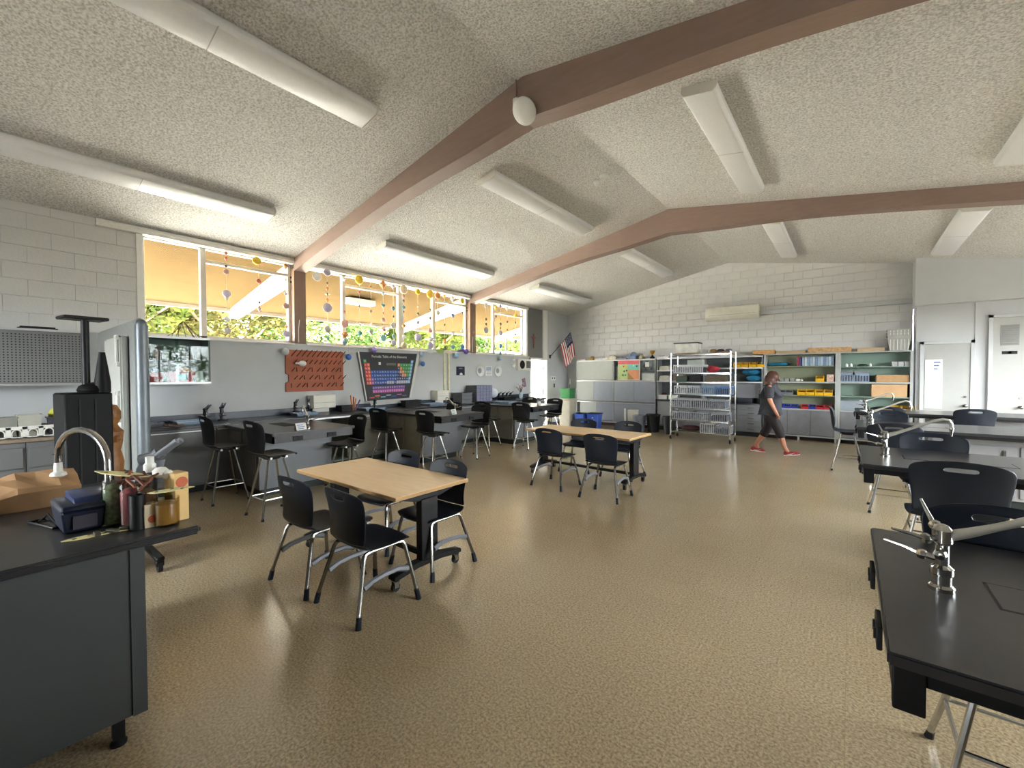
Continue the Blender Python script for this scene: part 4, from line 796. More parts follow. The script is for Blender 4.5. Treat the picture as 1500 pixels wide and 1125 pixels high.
for k in range(2): one('book', ['crimson and purple', 'violet'][k] + ' book at the left end of the upper olive bay row', 'book', MB().box(-1.02 + k * .045, -.98 + k * .045, FY + .05, FY + .25, 1.822, 2.06 - .02 * k), mat('book_%d' % k, BK[k], .6), 'books on the olive bay', .002)
for k in range(12):
    one('binder', ['first', 'second', 'third', 'fourth', 'fifth', 'sixth', 'seventh', 'eighth', 'ninth', 'tenth', 'eleventh', 'twelfth'][k] + ' slim pale blue binder counted from the left in the upper olive bay row', 'binder', MB().box(-.915 + k * .052, -.868 + k * .052, FY + .04, FY + .26, 1.822, 2.03 + .006 * (k % 3)), mat('binder_%d' % (k % 3), ['#8d9fb2', '#a8b6c2', '#7489a5'][k % 3], .5), 'pale blue binders', .003)
def bag(label, c, s, m, seed):
    rr = random.Random(seed); b = MB()
    for k in range(5): b.ball((c[0] + rr.uniform(-.3, .3) * s[0], c[1] + rr.uniform(-.2, .2) * s[1], c[2] + s[2] * .5), .5, 12, (s[0] * rr.uniform(.6, .9), s[1] * rr.uniform(.6, .9), s[2] * rr.uniform(.7, 1)))
    return one('plastic_bag', label, 'bag', b, m, 'blue plastic bags', smooth=True)
TEAL = mat('teal_film', '#2f7fa6', .3, var=.3, scale=12, bump=.01, bscale=18)
bag('crinkled blue plastic bag on the upper olive bay shelf', (-1.42, FY + .18, 1.822), (.34, .22, .11), TEAL, 1)
for k in range(2): bag(['lower', 'upper'][k] + ' blue plastic bag right of the wire rack under the yellow bins', (-2.0, FY + .2, 1.432 + k * .16), (.46, .26, .17), TEAL, 5 + k)
def slat_bin(label, x0, x1, z, h, m, y0=FY + .03, y1=FY + .3, group='slatted baskets', lid=False, n=None):
    t = thing('slatted_basket', label, 'basket', ((x0 + x1) / 2, (y0 + y1) / 2, z + .0015), 0, group); w, d = x1 - x0, y1 - y0
    MB().box(-w / 2, w / 2, -d / 2, d / 2, 0, .012).build('bottom', m, t)
    MB().box(-w / 2, w / 2, -d / 2, -d / 2 + .012, h - .025, h).box(-w / 2, w / 2, d / 2 - .012, d / 2, h - .025, h).box(-w / 2, -w / 2 + .012, -d / 2, d / 2, h - .025, h).box(w / 2 - .012, w / 2, -d / 2, d / 2, h - .025, h).build('rim', m, t)
    MB().box(-w / 2, w / 2, d / 2 - .008, d / 2, .012, h - .02).build('back_wall', m, t); n = n or max(4, int(w / .04))
    for k in range(n):
        x = -w / 2 + .008 + (w - .016) * k / (n - 1)
        MB().box(x - .007, x + .007, -d / 2, -d / 2 + .008, .012, h - .02).build('slat', m, t)
    MB().box(-w / 2 + .02, w / 2 - .02, -d / 2 + .02, d / 2 - .02, .012, h * .7).build('contents_or_shade', mat('basket_fill_%d' % (len(label) % 3), ['#565b66', '#7b8087', '#656a78'][len(label) % 3], .7, var=.5, scale=25), t)
    return t
slat_bin('left pale blue slatted bin in the green bay middle shelf', -.2, .06, 1.44, .19, CLEARB); slat_bin('right pale blue slatted bin in the green bay middle shelf', .07, .34, 1.44, .19, CLEARB)
for k in range(2): one('grey_lid', ['left', 'right'][k] + ' grey lid on the slatted bin in the green bay', 'lid', MB().box(-.19 + k * .27, .05 + k * .27, FY + .04, FY + .29, 1.6325, 1.68), GREYP, bevel=.004)
one('cardboard_box', 'long shallow cardboard box on the green bay middle shelf', 'box', MB().box(.46, 1.0, FY + .04, FY + .36, 1.4415, 1.6), CARD, bevel=.004); one('cardboard_box', 'large cardboard box on the green bay lower shelf', 'box', MB().box(.38, .97, FY + .02, FY + .38, 1.1115, 1.39), mat('cardboard_pale', '#bb976f', .8, var=.05), bevel=.004)
for k in range(3): one('small_box', ['left', 'middle', 'right'][k] + ' small grey box at the right of the green bay top shelf', 'box', MB().box(.72 + k * .1, .81 + k * .1, FY + .05, FY + .2, 1.7915, 1.89), mat('grey_box_b', '#a5a5a5', .6), 'grey boxes in the green bay', .002)
one('cap', 'small dark green cap on the green bay top shelf', 'cap', MB().ball((.22, FY + .15, 1.802), .1, 12, (1, .8, .55)), mat('dark_green_cloth', '#27402f', .9), smooth=True)
for k, x in enumerate((-.06, .02, .36)): one('small_bottle', ['left', 'middle', 'right'][k] + ' tiny white bottle on the green bay top shelf', 'bottle', MB().lathe([(.025, 0), (.025, .05), (.01, .06), (.01, .075), (0, .075)], (x, FY + .1, 1.7915), 10), WHITEP, 'tiny white bottles', smooth=True)
one('plastic_tub', 'wide grey translucent tub low in the green bay', 'tub', MB().tub((.06, FY + .2, .7815), (.44, .3), (.48, .33), .22), mat('smoke_plastic', '#8c949c', .35)); 
# on top of the right bays
one('cardboard_sheet', 'flat orange-brown carton on top of the olive bay', 'carton', MB().box(-1.98, -1.5, FY + .05, FY + .35, 2.1315, 2.24), mat('carton_orange', '#c79a63', .8, var=.2, scale=20), bevel=.003)
one('cardboard_sheet', 'long low kraft carton on top of the olive bay', 'carton', MB().box(-1.47, -.85, FY + .1, FY + .38, 2.1315, 2.2), mat('carton_kraft', '#b9a17d', .8), bevel=.003)
one('cardboard_sheet', 'printed brown carton on top where the two bays meet', 'carton', MB().box(-.8, .02, FY + .06, FY + .36, 2.1315, 2.25), mat('carton_print', '#b8946a', .8, var=.3, scale=24), bevel=.003)
one('cardboard_sheet', 'pale brown carton on top of the green bay beside the white crates', 'carton', MB().box(.12, .6, FY + .1, FY + .38, 2.1315, 2.21), mat('carton_kraft', '#b9a17d', .8), bevel=.003)
CRT = mat('crate_white', '#a9aaa3', .5)
for k in range(4):
    t = thing('white_crate', ['bottom', 'second', 'third', 'top'][k] + ' crate in the stack of white crates on the green bay', 'crate', (.83, FY + .21, 2.1315 + k * .065), 0, 'stacked white crates')
    MB().tub((0, 0, 0), (.30, .26), (.38, .32), .27, .005, .012).build('body', CRT, t)
    for q in range(6):
        if k in (0, 3): MB().cbox((-.145 + q * .058, -.153, .13), (.014, .012, .24), Matrix.Rotation(.12, 3, 'X')).build('rib', WHITEP, t)

# ---------------------------------------------------------------- chrome wire rack
t = thing('wire_rack', 'tall chrome wire shelving rack on casters in front of the back cabinets', 'rack')
RX0, RX1, RY0, RY1 = -3.53, -2.17, 10.88, 11.42; RL = [.2, .5, .8, 1.14, 1.44, 1.66, 2.12]
for x in (RX0, RX1):
    for y in (RY0, RY1):
        p = MB().cyl((x, y, .11), (x, y, 2.16), .017, n=10).build('post', CHROME, t, smooth=True); MB().cyl((x - .015, y, .05), (x + .015, y, .05), .05, n=14).build('caster_wheel', RUBBER, p); MB().box(x - .025, x + .025, y - .02, y + .02, .06, .12).build('caster_fork', CHROME, p)
for z in RL:
    s = MB(); s.box(RX0, RX1, RY0 - .008, RY0 + .008, z - .03, z).box(RX0, RX1, RY1 - .008, RY1 + .008, z - .03, z).box(RX0 - .008, RX0 + .008, RY0, RY1, z - .03, z).box(RX1 - .008, RX1 + .008, RY0, RY1, z - .03, z)
    for k in range(26): x = RX0 + (RX1 - RX0) * (k + .5) / 26; s.box(x - .003, x + .003, RY0, RY1, z - .006, z)
    s.build('wire_shelf', CHROME, t)
GY = mat('basket_grey', '#a9adb3', .45); WB = mat('basket_white', '#d3d6d8', .45)
def rb(lab, a, b_, lv, h, m, n=None): return slat_bin(lab, a, b_, RL[lv], h, m, RY0 + .02, RY1 - .03, 'slatted baskets on the wire rack', n=n)
rb('white slatted basket at the right of the lowest rack shelf', -2.84, -2.52, 0, .24, WB); rb('grey slatted basket at the far right of the lowest rack shelf', -2.5, -2.2, 0, .2, GY)
rb('grey slatted basket at the left of the second rack shelf', -3.5, -3.06, 1, .2, GY); rb('grey slatted basket in the middle of the second rack shelf', -3.05, -2.62, 1, .2, GY); rb('pale slatted basket at the right of the second rack shelf', -2.6, -2.24, 1, .19, GY)
rb('grey slatted basket at the left of the third rack shelf', -3.5, -3.06, 2, .22, GY); rb('grey slatted basket in the middle of the third rack shelf', -3.05, -2.66, 2, .22, GY); rb('pale slatted basket at the right of the third rack shelf', -2.64, -2.28, 2, .21, GY)
for k in range(4): rb(['white', 'pale', 'sky blue', 'deep blue'][k] + ' file basket on the fourth rack shelf, ' + ['leftmost', 'second', 'third', 'rightmost'][k], -3.46 + k * .32, -3.16 + k * .32, 3, .2, [WB, mat('file_pale', '#c3ccd2', .5), mat('file_sky', '#8fb0cf', .5), mat('file_blue', '#6c93c8', .5)][k])
rb('long white slatted basket of supplies on the sixth rack shelf', -3.48, -2.78, 5, .2, WB)
one('device_box', 'black device on the fifth rack shelf', 'device', MB().box(-3.1, -2.84, RY0 + .05, RY0 + .3, RL[4] + .0015, RL[4] + .16), BLACKP, bevel=.006); one('device_box', 'dark green case with white strip on the fifth rack shelf', 'case', MB().box(-3.42, -3.16, RY0 + .05, RY0 + .3, RL[4] + .0015, RL[4] + .14), mat('case_green', '#34463a', .5), bevel=.006)
one('device_box', 'brown wooden box on the fifth rack shelf', 'box', MB().box(-2.76, -2.3, RY0 + .08, RY0 + .35, RL[4] + .0015, RL[4] + .15), mat('brown_box', '#5a5040', .6, var=.2), bevel=.004)
bag('red cloth bundle on the sixth rack shelf', (-2.55, RY0 + .22, RL[5] + .002), (.36, .26, .18), mat('red_cloth', '#a52a35', .8, var=.2), 8)
one('white_box', 'pale carton stacked above the long white basket on the rack', 'carton', MB().box(-3.2, -2.86, RY0 + .22, RY1 - .05, RL[5] + .205, RL[5] + .33), mat('carton_pale', '#b7bfb4', .7), bevel=.004)
one('device_box', 'dark red tool roll on the lowest rack shelf', 'tool roll', MB().ball((-3.1, RY0 + .25, RL[0] + .08), .1, 12, (2.6, 1.4, .75)), mat('tool_roll', '#4a2c2c', .8, var=.3), smooth=True)
one('cardboard_sheet', 'bent brown cardboard sheet on the top of the wire rack', 'cardboard', MB().prism([(-3.5, 2.122), (-3.1, 2.14), (-2.7, 2.125), (-2.25, 2.15), (-2.25, 2.16), (-2.7, 2.137), (-3.1, 2.152), (-3.5, 2.134)], 'y', RY0 - .02, RY1 + .02), CARD)
t = thing('clear_storage_box', 'clear plastic storage box with black lid on top of the wire rack', 'box', (-3.2, 11.15, 2.153)); MB().taper((0, 0, 0), (.52, .36), (.56, .4), .24).build('body', mat('clear_tub', '#d5d6cc', .3, var=.15, scale=9), t, bevel=.012); MB().box(-.29, .29, -.21, .21, .24, .262).build('lid', BLACKP, t, bevel=.005)
rr = random.Random(21)
for k, (x, hx, lab) in enumerate(((-2.78, '#9a9da0', 'grey gadget heap'), (-2.6, '#8d6a3a', 'brown and yellow object'), (-2.45, '#2e2a2c', 'dark object'), (-2.28, '#6c6a70', 'grey round object'))): one('odd_item', lab + ' on the top of the wire rack', 'item', MB().ball((x, 11.1 + .04 * k, 2.2), .05, 10, (1.6, 1.3, .8)).box(x - .07, x + .05, 11.05, 11.2, 2.165, 2.19), mat('odd_%d' % k, hx, .6, var=.3), smooth=True)
# stuff on counters and cabinet tops at the back
for k in range(2): bin_box(['left', 'right'][k] + ' white tray on the black counter left of the wire rack', (-4.3 + k * .3, FY + .16, .8965), .24, .2, .12, WHITEP, 'tray')
one('device_box', 'black receiver box on the counter right of the wire rack', 'device', MB().box(-2.3, -1.98, FY + .02, FY + .3, .8615, 1.0), mat('receiver', '#1b1d2a', .4), bevel=.004); one('dark_sack', 'dark red sack on the black counter left of the wire rack', 'sack', MB().ball((-4.35, FY + .35, .99), .1, 10, (1, .6, .95)), mat('sack_red', '#5a2f33', .9), smooth=True)
for k, (x, w, h, hx, lab) in enumerate(((-4.25, .3, .12, '#b9b7ab', 'pale stack of papers'), (-3.85, .3, .14, '#7f6f62', 'brown stack of folders'))):
    for lv, z in enumerate((1.4415, 1.7515)): one('paper_stack', lab + (' on the lower' if lv == 0 else ' on the upper') + ' shelf left of the wire rack', 'papers', MB().box(x - w / 2, x + w / 2, FY + .05, FY + .33, z, z + h - .03 * lv).box(x - w / 2 + .02, x + w / 2 - .03, FY + .06, FY + .33, z + h - .03 * lv, z + h + .03 - .03 * lv), mat('stack_%d_%d' % (k, lv), hx, .8, var=.35, scale=16, stretch=(1, 1, 8)))
TOPS = [(-7.0, .3, .06, '#d8c8c0', 'pinkish paper pile'), (-6.66, .2, .13, '#a98b4a', 'brass-coloured rounded object'), (-6.32, .4, .1, '#d3d4d6', 'white folded papers'), (-5.95, .36, .16, '#d6d1c0', 'cream fabric heap'), (-5.58, .3, .08, '#9c96a6', 'lilac folder pile'), (-5.25, .24, .22, '#7f93b8', 'blue and white bag'), (-4.98, .1, .16, '#b5ad8a', 'olive bottle shape'), (-4.3, .34, .1, '#cdced0', 'white paper pile')]
for k, (x, w, h, hx, lab) in enumerate(TOPS): one('cabinet_top_item', lab + ' on top of the back wall cabinets', 'item', MB().box(x - w / 2, x + w / 2, FY + .06, FY + .34, 2.1015, 2.1015 + h * .45).ball((x, FY + .2, 2.1015 + h * .5), h * .5, 12, (w / h * .8, .9, 1)), mat('top_item_%d' % k, hx, .7, var=.25, scale=10), smooth=True)
t = thing('trophy', 'gold cup trophy on a dark base on top of the metal cabinet', 'trophy', (-4.66, FY + .2, 2.1015)); MB().lathe([(.07, 0), (.07, .05), (.04, .06), (.025, .1), (0, .1)], n=14).build('base', BLACKP, t, smooth=True); MB().lathe([(.015, .1), (.02, .12), (.06, .17), (.075, .24), (.07, .24), (.05, .17), (0, .14)], n=16).build('cup', mat('gold', '#d3a63a', .3, .7), t, smooth=True)
# floor items by the cabinet
def bucket(label, loc, r0, r1, h, m, name='waste_bin', cat='bin', band=None, group=None):
    t = thing(name, label, cat, loc, 0, group); MB().lathe([(r0, 0), (r1, h - .02), (r1 + .008, h - .02), (r1 + .008, h), (r1 - .006, h), (r0 - .006, .008), (0, .008)], n=24).build('body', m, t, smooth=True)
    if band: MB().lathe([(r0 + (r1 - r0) * .25 + .002, h * .25), (r0 + (r1 - r0) * .62 + .002, h * .62)], n=24).build('band', band, t, smooth=True)
    return t
bucket('black round waste bin in front of the metal cabinet', (-4.35, 11.9, 0), .15, .19, .5, BLACKP); bucket('black round waste bin left of the wire rack', (-3.85, 11.75, 0), .14, .17, .48, BLACKP)
t = bucket('grey round waste bin with a bag beside the black one', (-4.72, 11.8, 0), .14, .18, .46, GREYP)
b1 = thing('recycling_bin', 'blue recycling bin with black lid by the metal cabinet', 'bin', (-6.47, 11.6, 0), 0); MB().tub((0, 0, 0), (.26, .3), (.32, .36), .42).build('body', mat('recycle_blue', '#3f63c4', .4), b1); MB().box(-.2, .2, -.05, .2, .42, .44).build('lid', BLACKP, b1, bevel=.004)
b2 = thing('recycling_bin', 'blue recycling bin with white arrows mark by the metal cabinet', 'bin', (-6.06, 11.65, 0), .1); MB().tub((0, 0, 0), (.3, .28), (.36, .34), .44).build('body', mat('recycle_blue', '#3f63c4', .4), b2); MB().box(-.2, .2, -.1, .2, .442, .46).build('lid', BLACKP, b2, bevel=.004)
lg = MB()
for k in range(3):
    a = k * 2 * PI / 3 + PI / 2; lg.prism([(.05 * math.cos(a) - .03, .05 * math.sin(a)), (.05 * math.cos(a) + .03, .05 * math.sin(a)), (.05 * math.cos(a), .05 * math.sin(a) + .04)], 'y', -.172, -.165)
lg.xf(Matrix.Translation((0, 0, .26))); lg.build('arrow_mark', WHITE, b2)
bucket('white pail with a dark label band by the doorway', (-6.95, 10.75, 0), .13, .15, .37, WHITEP, 'pail', 'bucket', mat('band_dark', '#4a4f5e', .5))
t = thing('tall_bin', 'tall beige bin beside the doorway wall', 'bin', (-6.95, 11.55, 0)); MB().taper((0, 0, 0), (.36, .36), (.44, .44), .84).build('body', mat('beige_plastic', '#b3afa0', .5), t, bevel=.02); MB().taper((0, 0, .84), (.47, .47), (.44, .44), .05).build('rim', mat('beige_plastic', '#b3afa0', .5), t, bevel=.01)
one('green_box', 'green plastic box on top of the tall beige bin', 'box', MB().tub((-6.95, 11.55, .8915), (.34, .3), (.36, .32), .3), mat('box_green', '#2f7d45', .4, var=.15))
t = thing('broom', 'broom leaning in the corner beside the metal cabinet', 'broom'); MB().tube([(-7.24, 12.1, .12), (-7.5, 12.62, 1.35)], .014, 8).build('handle', mat('broom_grey', '#5c5f62', .5), t); MB().tube([(-7.49, 12.6, 1.3), (-7.52, 12.66, 1.48)], .017, 8).build('grip', WHITEP, t); MB().taper((-7.24, 12.1, 0), (.34, .1), (.26, .05), .14).build('brush', BLACKP, t)
t = thing('paper_towel_tube', 'tall white cylinder and pale bin standing before the metal cabinet', 'bin', (-5.05, 12.15, 0)); MB().taper((0, 0, 0), (.22, .2), (.26, .24), .58).build('body', mat('ivory_plastic', '#d3d2c6', .5), t, bevel=.012)
one('floor_pole', 'white pole standing beside the pale bin', 'pole', MB().cyl((-5.3, 12.15, 0), (-5.3, 12.15, .6), .03, n=12), WHITEP, smooth=True)
# flag
t = thing('wall_flag', 'American flag on an angled pole beside the corner', 'flag', (0, 0, 0))
P0, P1 = Vector((XW + .02, 11.75, 2.22)), Vector((XW + .5, 12.25, 3.02)); MB().tube([P0, P1], .012, 8).build('pole', mat('pole_dark', '#4a3a30', .5), t, smooth=True); MB().box(XW, XW + .02, 11.7, 11.8, 2.16, 2.28).build('bracket', STEEL, t)
dr = (P1 - P0).normalized(); fl_, nU, nV = MB(), 26, 13; hang = Vector((.1, .22, -1)).normalized()
top, gl = P0 + dr * .52, .55; vs = []
for j in range(nV + 1):
    for i in range(nU + 1):
        s_, d_ = i / nU, j / nV; base = P1 - dr * gl * d_ ; p = base + hang * (.78 * s_) + Vector((.05, -.03, 0)) * math.sin(d_ * 9 + s_ * 3) * (.3 + s_) * .6 + Vector((-.02, .12, 0)) * s_ * (d_)
        vs.append(p)
for j in range(nV):
    for i in range(nU):
        fl_.cur = 2 if (i < 11 and j < 7) else (0 if j % 2 == 0 else 1); fl_.f.append((j * (nU + 1) + i, j * (nU + 1) + i + 1, (j + 1) * (nU + 1) + i + 1, (j + 1) * (nU + 1) + i)); fl_.m.append(fl_.cur)
fl_.v = [tuple(v) for v in vs]
o = fl_.build('cloth', [mat('flag_red', '#a3283a', .8), mat('flag_white', '#e3dfd8', .8), mat('flag_blue', '#232c55', .8)], t, smooth=True); o.modifiers.new('thickness', 'SOLIDIFY').thickness = .003
stb = MB()
for j in range(6):
    for i in range(8):
        q = vs[(j + 1) * (nU + 1) + 1 + i]; nrm = (vs[(j + 1) * (nU + 1) + 2 + i] - q).cross(vs[(j + 2) * (nU + 1) + 1 + i] - q).normalized()
        for sg in (.004, -.004): stb.cbox(q + nrm * sg, (.011, .011, .011), Matrix.Rotation(.78, 3, 'X'))
stb.build('stars', mat('flag_white', '#e3dfd8', .8), t)
t = thing('switch_plate', 'white double switch plate beside the doorway', 'switch'); MB().box(XW, XW + .008, 11.82, 12.1, 1.44, 1.58).build('plate', WHITEP, t, bevel=.002)
for y in (11.89, 12.02): MB().box(XW + .008, XW + .02, y - .015, y + .015, 1.48, 1.54).build('toggle', BLACKP, t)
one('wall_phone', 'small dark wall switch below the double switch plate', 'switch', MB().box(XW, XW + .02, 11.98, 12.04, 1.2, 1.33), mat('dark_switch', '#3a3a3a', .5), bevel=.003)
# split air conditioner and its line cover
t = thing('air_conditioner', 'cream wall-mounted air conditioner high on the block wall', 'air conditioner'); AY = 12.9
MB().prism([(AY, 3.47), (AY - .2, 3.47), (AY - .23, 3.42), (AY - .23, 3.2), (AY - .17, 3.12), (AY, 3.11)], 'x', -3.18, -1.88).build('casing', CREAM, t, bevel=.008); MB().box(-3.1, -1.96, AY - .232, AY - .228, 3.235, 3.243).build('panel_seam', mat('seam', '#a8a592', .6), t)
MB().prism([(AY - .215, 3.185), (AY - .175, 3.128), (AY - .17, 3.134), (AY - .208, 3.19)], 'x', -3.05, -2.0).build('louver', mat('louver', '#cfcbb5', .5), t)
one('line_cover', 'painted duct running from the air conditioner to the bulkhead', 'duct', MB().box(-1.88, 1.06, AY - .07, AY, 3.18, 3.29), WALL, bevel=.006)
for k in range(8): MB().box(-3.0 + k * .14, -2.9 + k * .14, AY - .2, AY - .02, 3.47, 3.473).build('top_vent', mat('seam', '#a8a592', .6), t)
one('door_notice', 'tall white paper notice taped to the closet door', 'notice', MB().box(1.24, 1.5, YS + .085, YS + .092, .9, 1.92), PAPER)
t = thing('door_notice_print', 'small blue print lines at the top of the closet door notice', 'print'); 
for k in range(3): MB().box(1.37, 1.47 - .02 * k, YS + .083, YS + .085, 1.85 - k * .07, 1.875 - k * .07).build('line', mat('ink_blue_dark', '#5a6f96', .8), t)
# ---------------------------------------------------------------- ceiling fixtures
def fixture_parts(t):
    L = 1.43
    MB().prism([(-.155, 0), (.155, 0), (.155, -.03), (.14, -.045), (-.14, -.045), (-.155, -.03)], 'y', -L, L).build('housing', FIXT, t, bevel=.003)
    MB().prism([(-.165, -.02), (-.165, -.06), (-.135, -.095), (.135, -.095), (.165, -.06), (.165, -.02), (.15, -.02), (.15, -.045), (-.15, -.045), (-.15, -.02)], 'y', -L + .012, L - .012).build('diffuser', LENS, t, bevel=.004)
    for s in (-1, 1): MB().prism([(-.168, -.0), (-.168, -.062), (-.137, -.099), (.137, -.099), (.168, -.062), (.168, 0)], 'y', s * L - .008, s * L + .008).build('end_cap', FIXT, t, bevel=.003)
    MB().box(-.15, .15, -.004, .004, -.0965, -.0945).build('lens_joint', mat('joint_grey', '#b9bcbe', .5), t)
LIGHTS = [(-4.04, 1.22, 'long unlit ceiling strip light at the top left, nearest the camera'), (-6.5, 1.22, 'long unlit strip light above the left block wall, cut by the left edge'), (-4.0, 5.9, 'unlit strip light between the two beams near the ridge'),
          (-6.5, 5.9, 'unlit strip light above the middle window'), (-3.98, 10.5, 'unlit strip light near the ridge beyond the second beam'), (-6.47, 10.5, 'unlit strip light above the doorway corner'),
          (-1.17, 5.82, 'unlit strip light on the right ceiling slope between the beams'), (-1.14, 10.4, 'unlit strip light on the right ceiling slope beyond the second beam'), (1.38, 10.25, 'unlit strip light above the bulkhead at the right'), (1.4, 5.7, 'unlit strip light cut by the right edge of the picture')]
lt = None
for x, y, lab in LIGHTS:
    if lt is None:
        lt = thing('strip_light', lab, 'light', (x, y, roof(x) - .002), 0, 'ceiling strip lights'); fixture_parts(lt); o = lt
    else: o = dup(lt, (x, y, roof(x) - .002), None, lab)
    o.rotation_euler = (0, -math.atan(SL) if x < RX else math.atan(SR), 0)
t = thing('ceiling_disc', 'white round access point on the near face of the first beam', 'access point', (-2.60, 3.50, 4.30), 0); t.rotation_euler = (.75, 0, 0); t.scale = (.86, .86, .86)
MB().lathe([(0, 0), (.13, 0), (.15, -.012), (.152, -.03), (.12, -.05), (.05, -.058), (0, -.06)], n=28, axis='y').build('disc', WHITEP, t, smooth=True); MB().tube([(-.09, -.01, .1), (-.11, -.03, .05), (-.05, -.02, .02)], .006, 6).build('cable', BLACKM, t)
one('junction_box', 'small white box on the beam conduit above the round access point', 'box', MB().box(-2.76, -2.7, 3.495, 3.529, 4.38, 4.48), WHITEP, bevel=.005)
one('conduit', 'thin brown conduit running down the first beam from the ridge', 'conduit', MB().tube([(-2.73, 3.518, 4.67), (-2.73, 3.518, 4.49)], .01, 8), BEAM)
t = thing('motion_sensor', 'small white motion sensor on the ceiling near the ridge', 'sensor', (-2.92, 5.93, roof(-2.92) - .001)); t.scale = (1.5, 1.5, 1.5); MB().lathe([(0, 0), (.05, 0), (.05, -.02), (.03, -.03), (0, -.03)], n=18).build('base', WHITEP, t, smooth=True); MB().tube([(0, 0, -.03), (-.05, -.02, -.06)], .02, 8).ball((-.07, -.03, -.07), .035, 12).build('head', WHITEP, t, smooth=True)

# ---------------------------------------------------------------- peg drying rack
t = thing('peg_rack', 'terracotta peg drying rack mounted on the wall under the window', 'peg rack'); PXF = XW + .03
MB().prism([(3.36, 1.34), (4.44, 1.34), (4.44, 2.08), (3.36, 2.08), (3.36, 1.66), (3.41, 1.64), (3.41, 1.52), (3.36, 1.5)], 'x', XW + .002, PXF).build('board', TERRA, t, bevel=.003)
def peg(y, z, a):
    d = Vector((.1, .055 * a, .115)) * (1 if z > 1.9 else .62); return MB().cyl((PXF, y, z), Vector((PXF, y, z)) + d, .009, .007, 6).build('peg', TERRAD, t)
for r, z in enumerate((1.42, 1.56, 1.7, 1.84, 1.97)):
    for k in range(11): peg(3.46 + k * .092 + (.045 if r % 2 else 0), z, .9 if r > 2 else (1 if (k + r) % 3 else -1))
one('flask', 'white flask hanging on the peg rack', 'flask', MB().lathe([(.015, 0), (.02, .06), (.05, .1), (.055, .14), (.03, .18), (0, .185)], (0, 0, 0), 14, 'y').xf(Matrix.Translation((PXF + .1, 3.48, 1.84))), mat('flask_white', '#e8e8e6', .3), smooth=True)
# paper towel boxes
for k, (y0, y1, z0, z1) in enumerate(((3.74, 4.16, 1.03, 1.27), (6.66, 7.02, 1.03, 1.26))):
    t = thing('towel_dispenser', ['white paper towel dispenser under the peg rack', 'white paper towel dispenser right of the poster'][k], 'dispenser'); MB().box(XW + .002, XW + .24, y0, y1, z0, z1).build('case', CREAM, t, bevel=.008); MB().box(XW + .24, XW + .246, y0 + .02, y1 - .02, z0 + .1, z0 + .106).build('seam', mat('seam', '#a8a592', .6), t)
    MB().box(XW + .1, XW + .102, y0 + .05, y1 - .06, z0 - .08, z0).build('paper', PAPER, t)

# ---------------------------------------------------------------- periodic table banner
t = thing('periodic_table_poster', 'black hanging periodic table banner with coloured element squares under the middle window', 'poster'); QX = XW + .012
CN = [Vector((QX, 4.79, 2.1)), Vector((QX, 6.25, 2.11)), Vector((QX, 6.02, 1.12)), Vector((QX, 4.96, 1.1))]
def uv(u, v, d=0): a = CN[0].lerp(CN[1], u); b_ = CN[3].lerp(CN[2], u); p = b_.lerp(a, v); p.x += d + .03 * (u - .5) ** 2; return p
g = MB(); N = 12
g.add([uv(i / N, j / 4) for j in range(5) for i in range(N + 1)], [(j * (N + 1) + i, j * (N + 1) + i + 1, (j + 1) * (N + 1) + i + 1, (j + 1) * (N + 1) + i) for j in range(4) for i in range(N)])
o = g.build('sheet', mat('poster_black', '#26252b', .5), t); o.modifiers.new('thickness', 'SOLIDIFY').thickness = .003
for s, (a, b_) in enumerate(((0, -.035), (1, 1.035))):
    MB().add([uv(a, 1.0, .002), uv(b_, 1.0, .03), uv(b_, 0, .03), uv(a, 0, .002)], [(0, 1, 2, 3)]).build('curled_edge', mat('banner_white', '#d9d9d4', .6), t).modifiers.new('thickness', 'SOLIDIFY').thickness = .003
MB().add([uv(.05, -.02, .01), uv(.98, -.02, .01), uv(.98, -.1, .03), uv(.05, -.1, .03)], [(0, 1, 2, 3)]).build('lower_margin', mat('banner_grey', '#b8babd', .6), t).modifiers.new('thickness', 'SOLIDIFY').thickness = .003
EL = {1: ['H'] + [''] * 16 + ['He'], 2: ['Li', 'Be'] + [''] * 10 + 'B C N O F Ne'.split(), 3: ['Na', 'Mg'] + [''] * 10 + 'Al Si P S Cl Ar'.split(), 4: 'K Ca Sc Ti V Cr Mn Fe Co Ni Cu Zn Ga Ge As Se Br Kr'.split(), 5: 'Rb Sr Y Zr Nb Mo Tc Ru Rh Pd Ag Cd In Sn Sb Te I Xe'.split(),
      6: 'Cs Ba La Hf Ta W Re Os Ir Pt Au Hg Tl Pb Bi Po At Rn'.split(), 7: 'Fr Ra Ac Rf Db Sg Bh Hs Mt Ds Rg Cn Nh Fl Mc Lv Ts Og'.split(), 8: [''] * 2 + 'Ce Pr Nd Pm Sm Eu Gd Tb Dy Ho Er Tm Yb Lu'.split() + [''] * 2, 9: [''] * 2 + 'Th Pa U Np Pu Am Cm Bk Cf Es Fm Md No Lr'.split() + [''] * 2}
def ecol(r, c, s):
    if r == 8: return '#6a4a9a'
    if r == 9: return '#c05aa8'
    if s == 'H' or s in 'N O P S F Cl Se Br I C'.split(): return '#3f9a55'
    if c == 17: return '#7fb8d8'
    if c == 0: return '#d8403c'
    if c == 1: return '#e2653c'
    if s in ('La', 'Ac'): return '#9a55b0'
    if s in 'B Si Ge As Sb Te'.split(): return '#d88a5a'
    if r == 7 and c in (8, 9, 10, 12, 13, 14, 15, 16): return '#a9aabf'
    if 2 <= c <= 11: return '#2a55a8'
    return '#2b3a68'
inks, cells, lets = {}, {}, MB(); tcache = {}
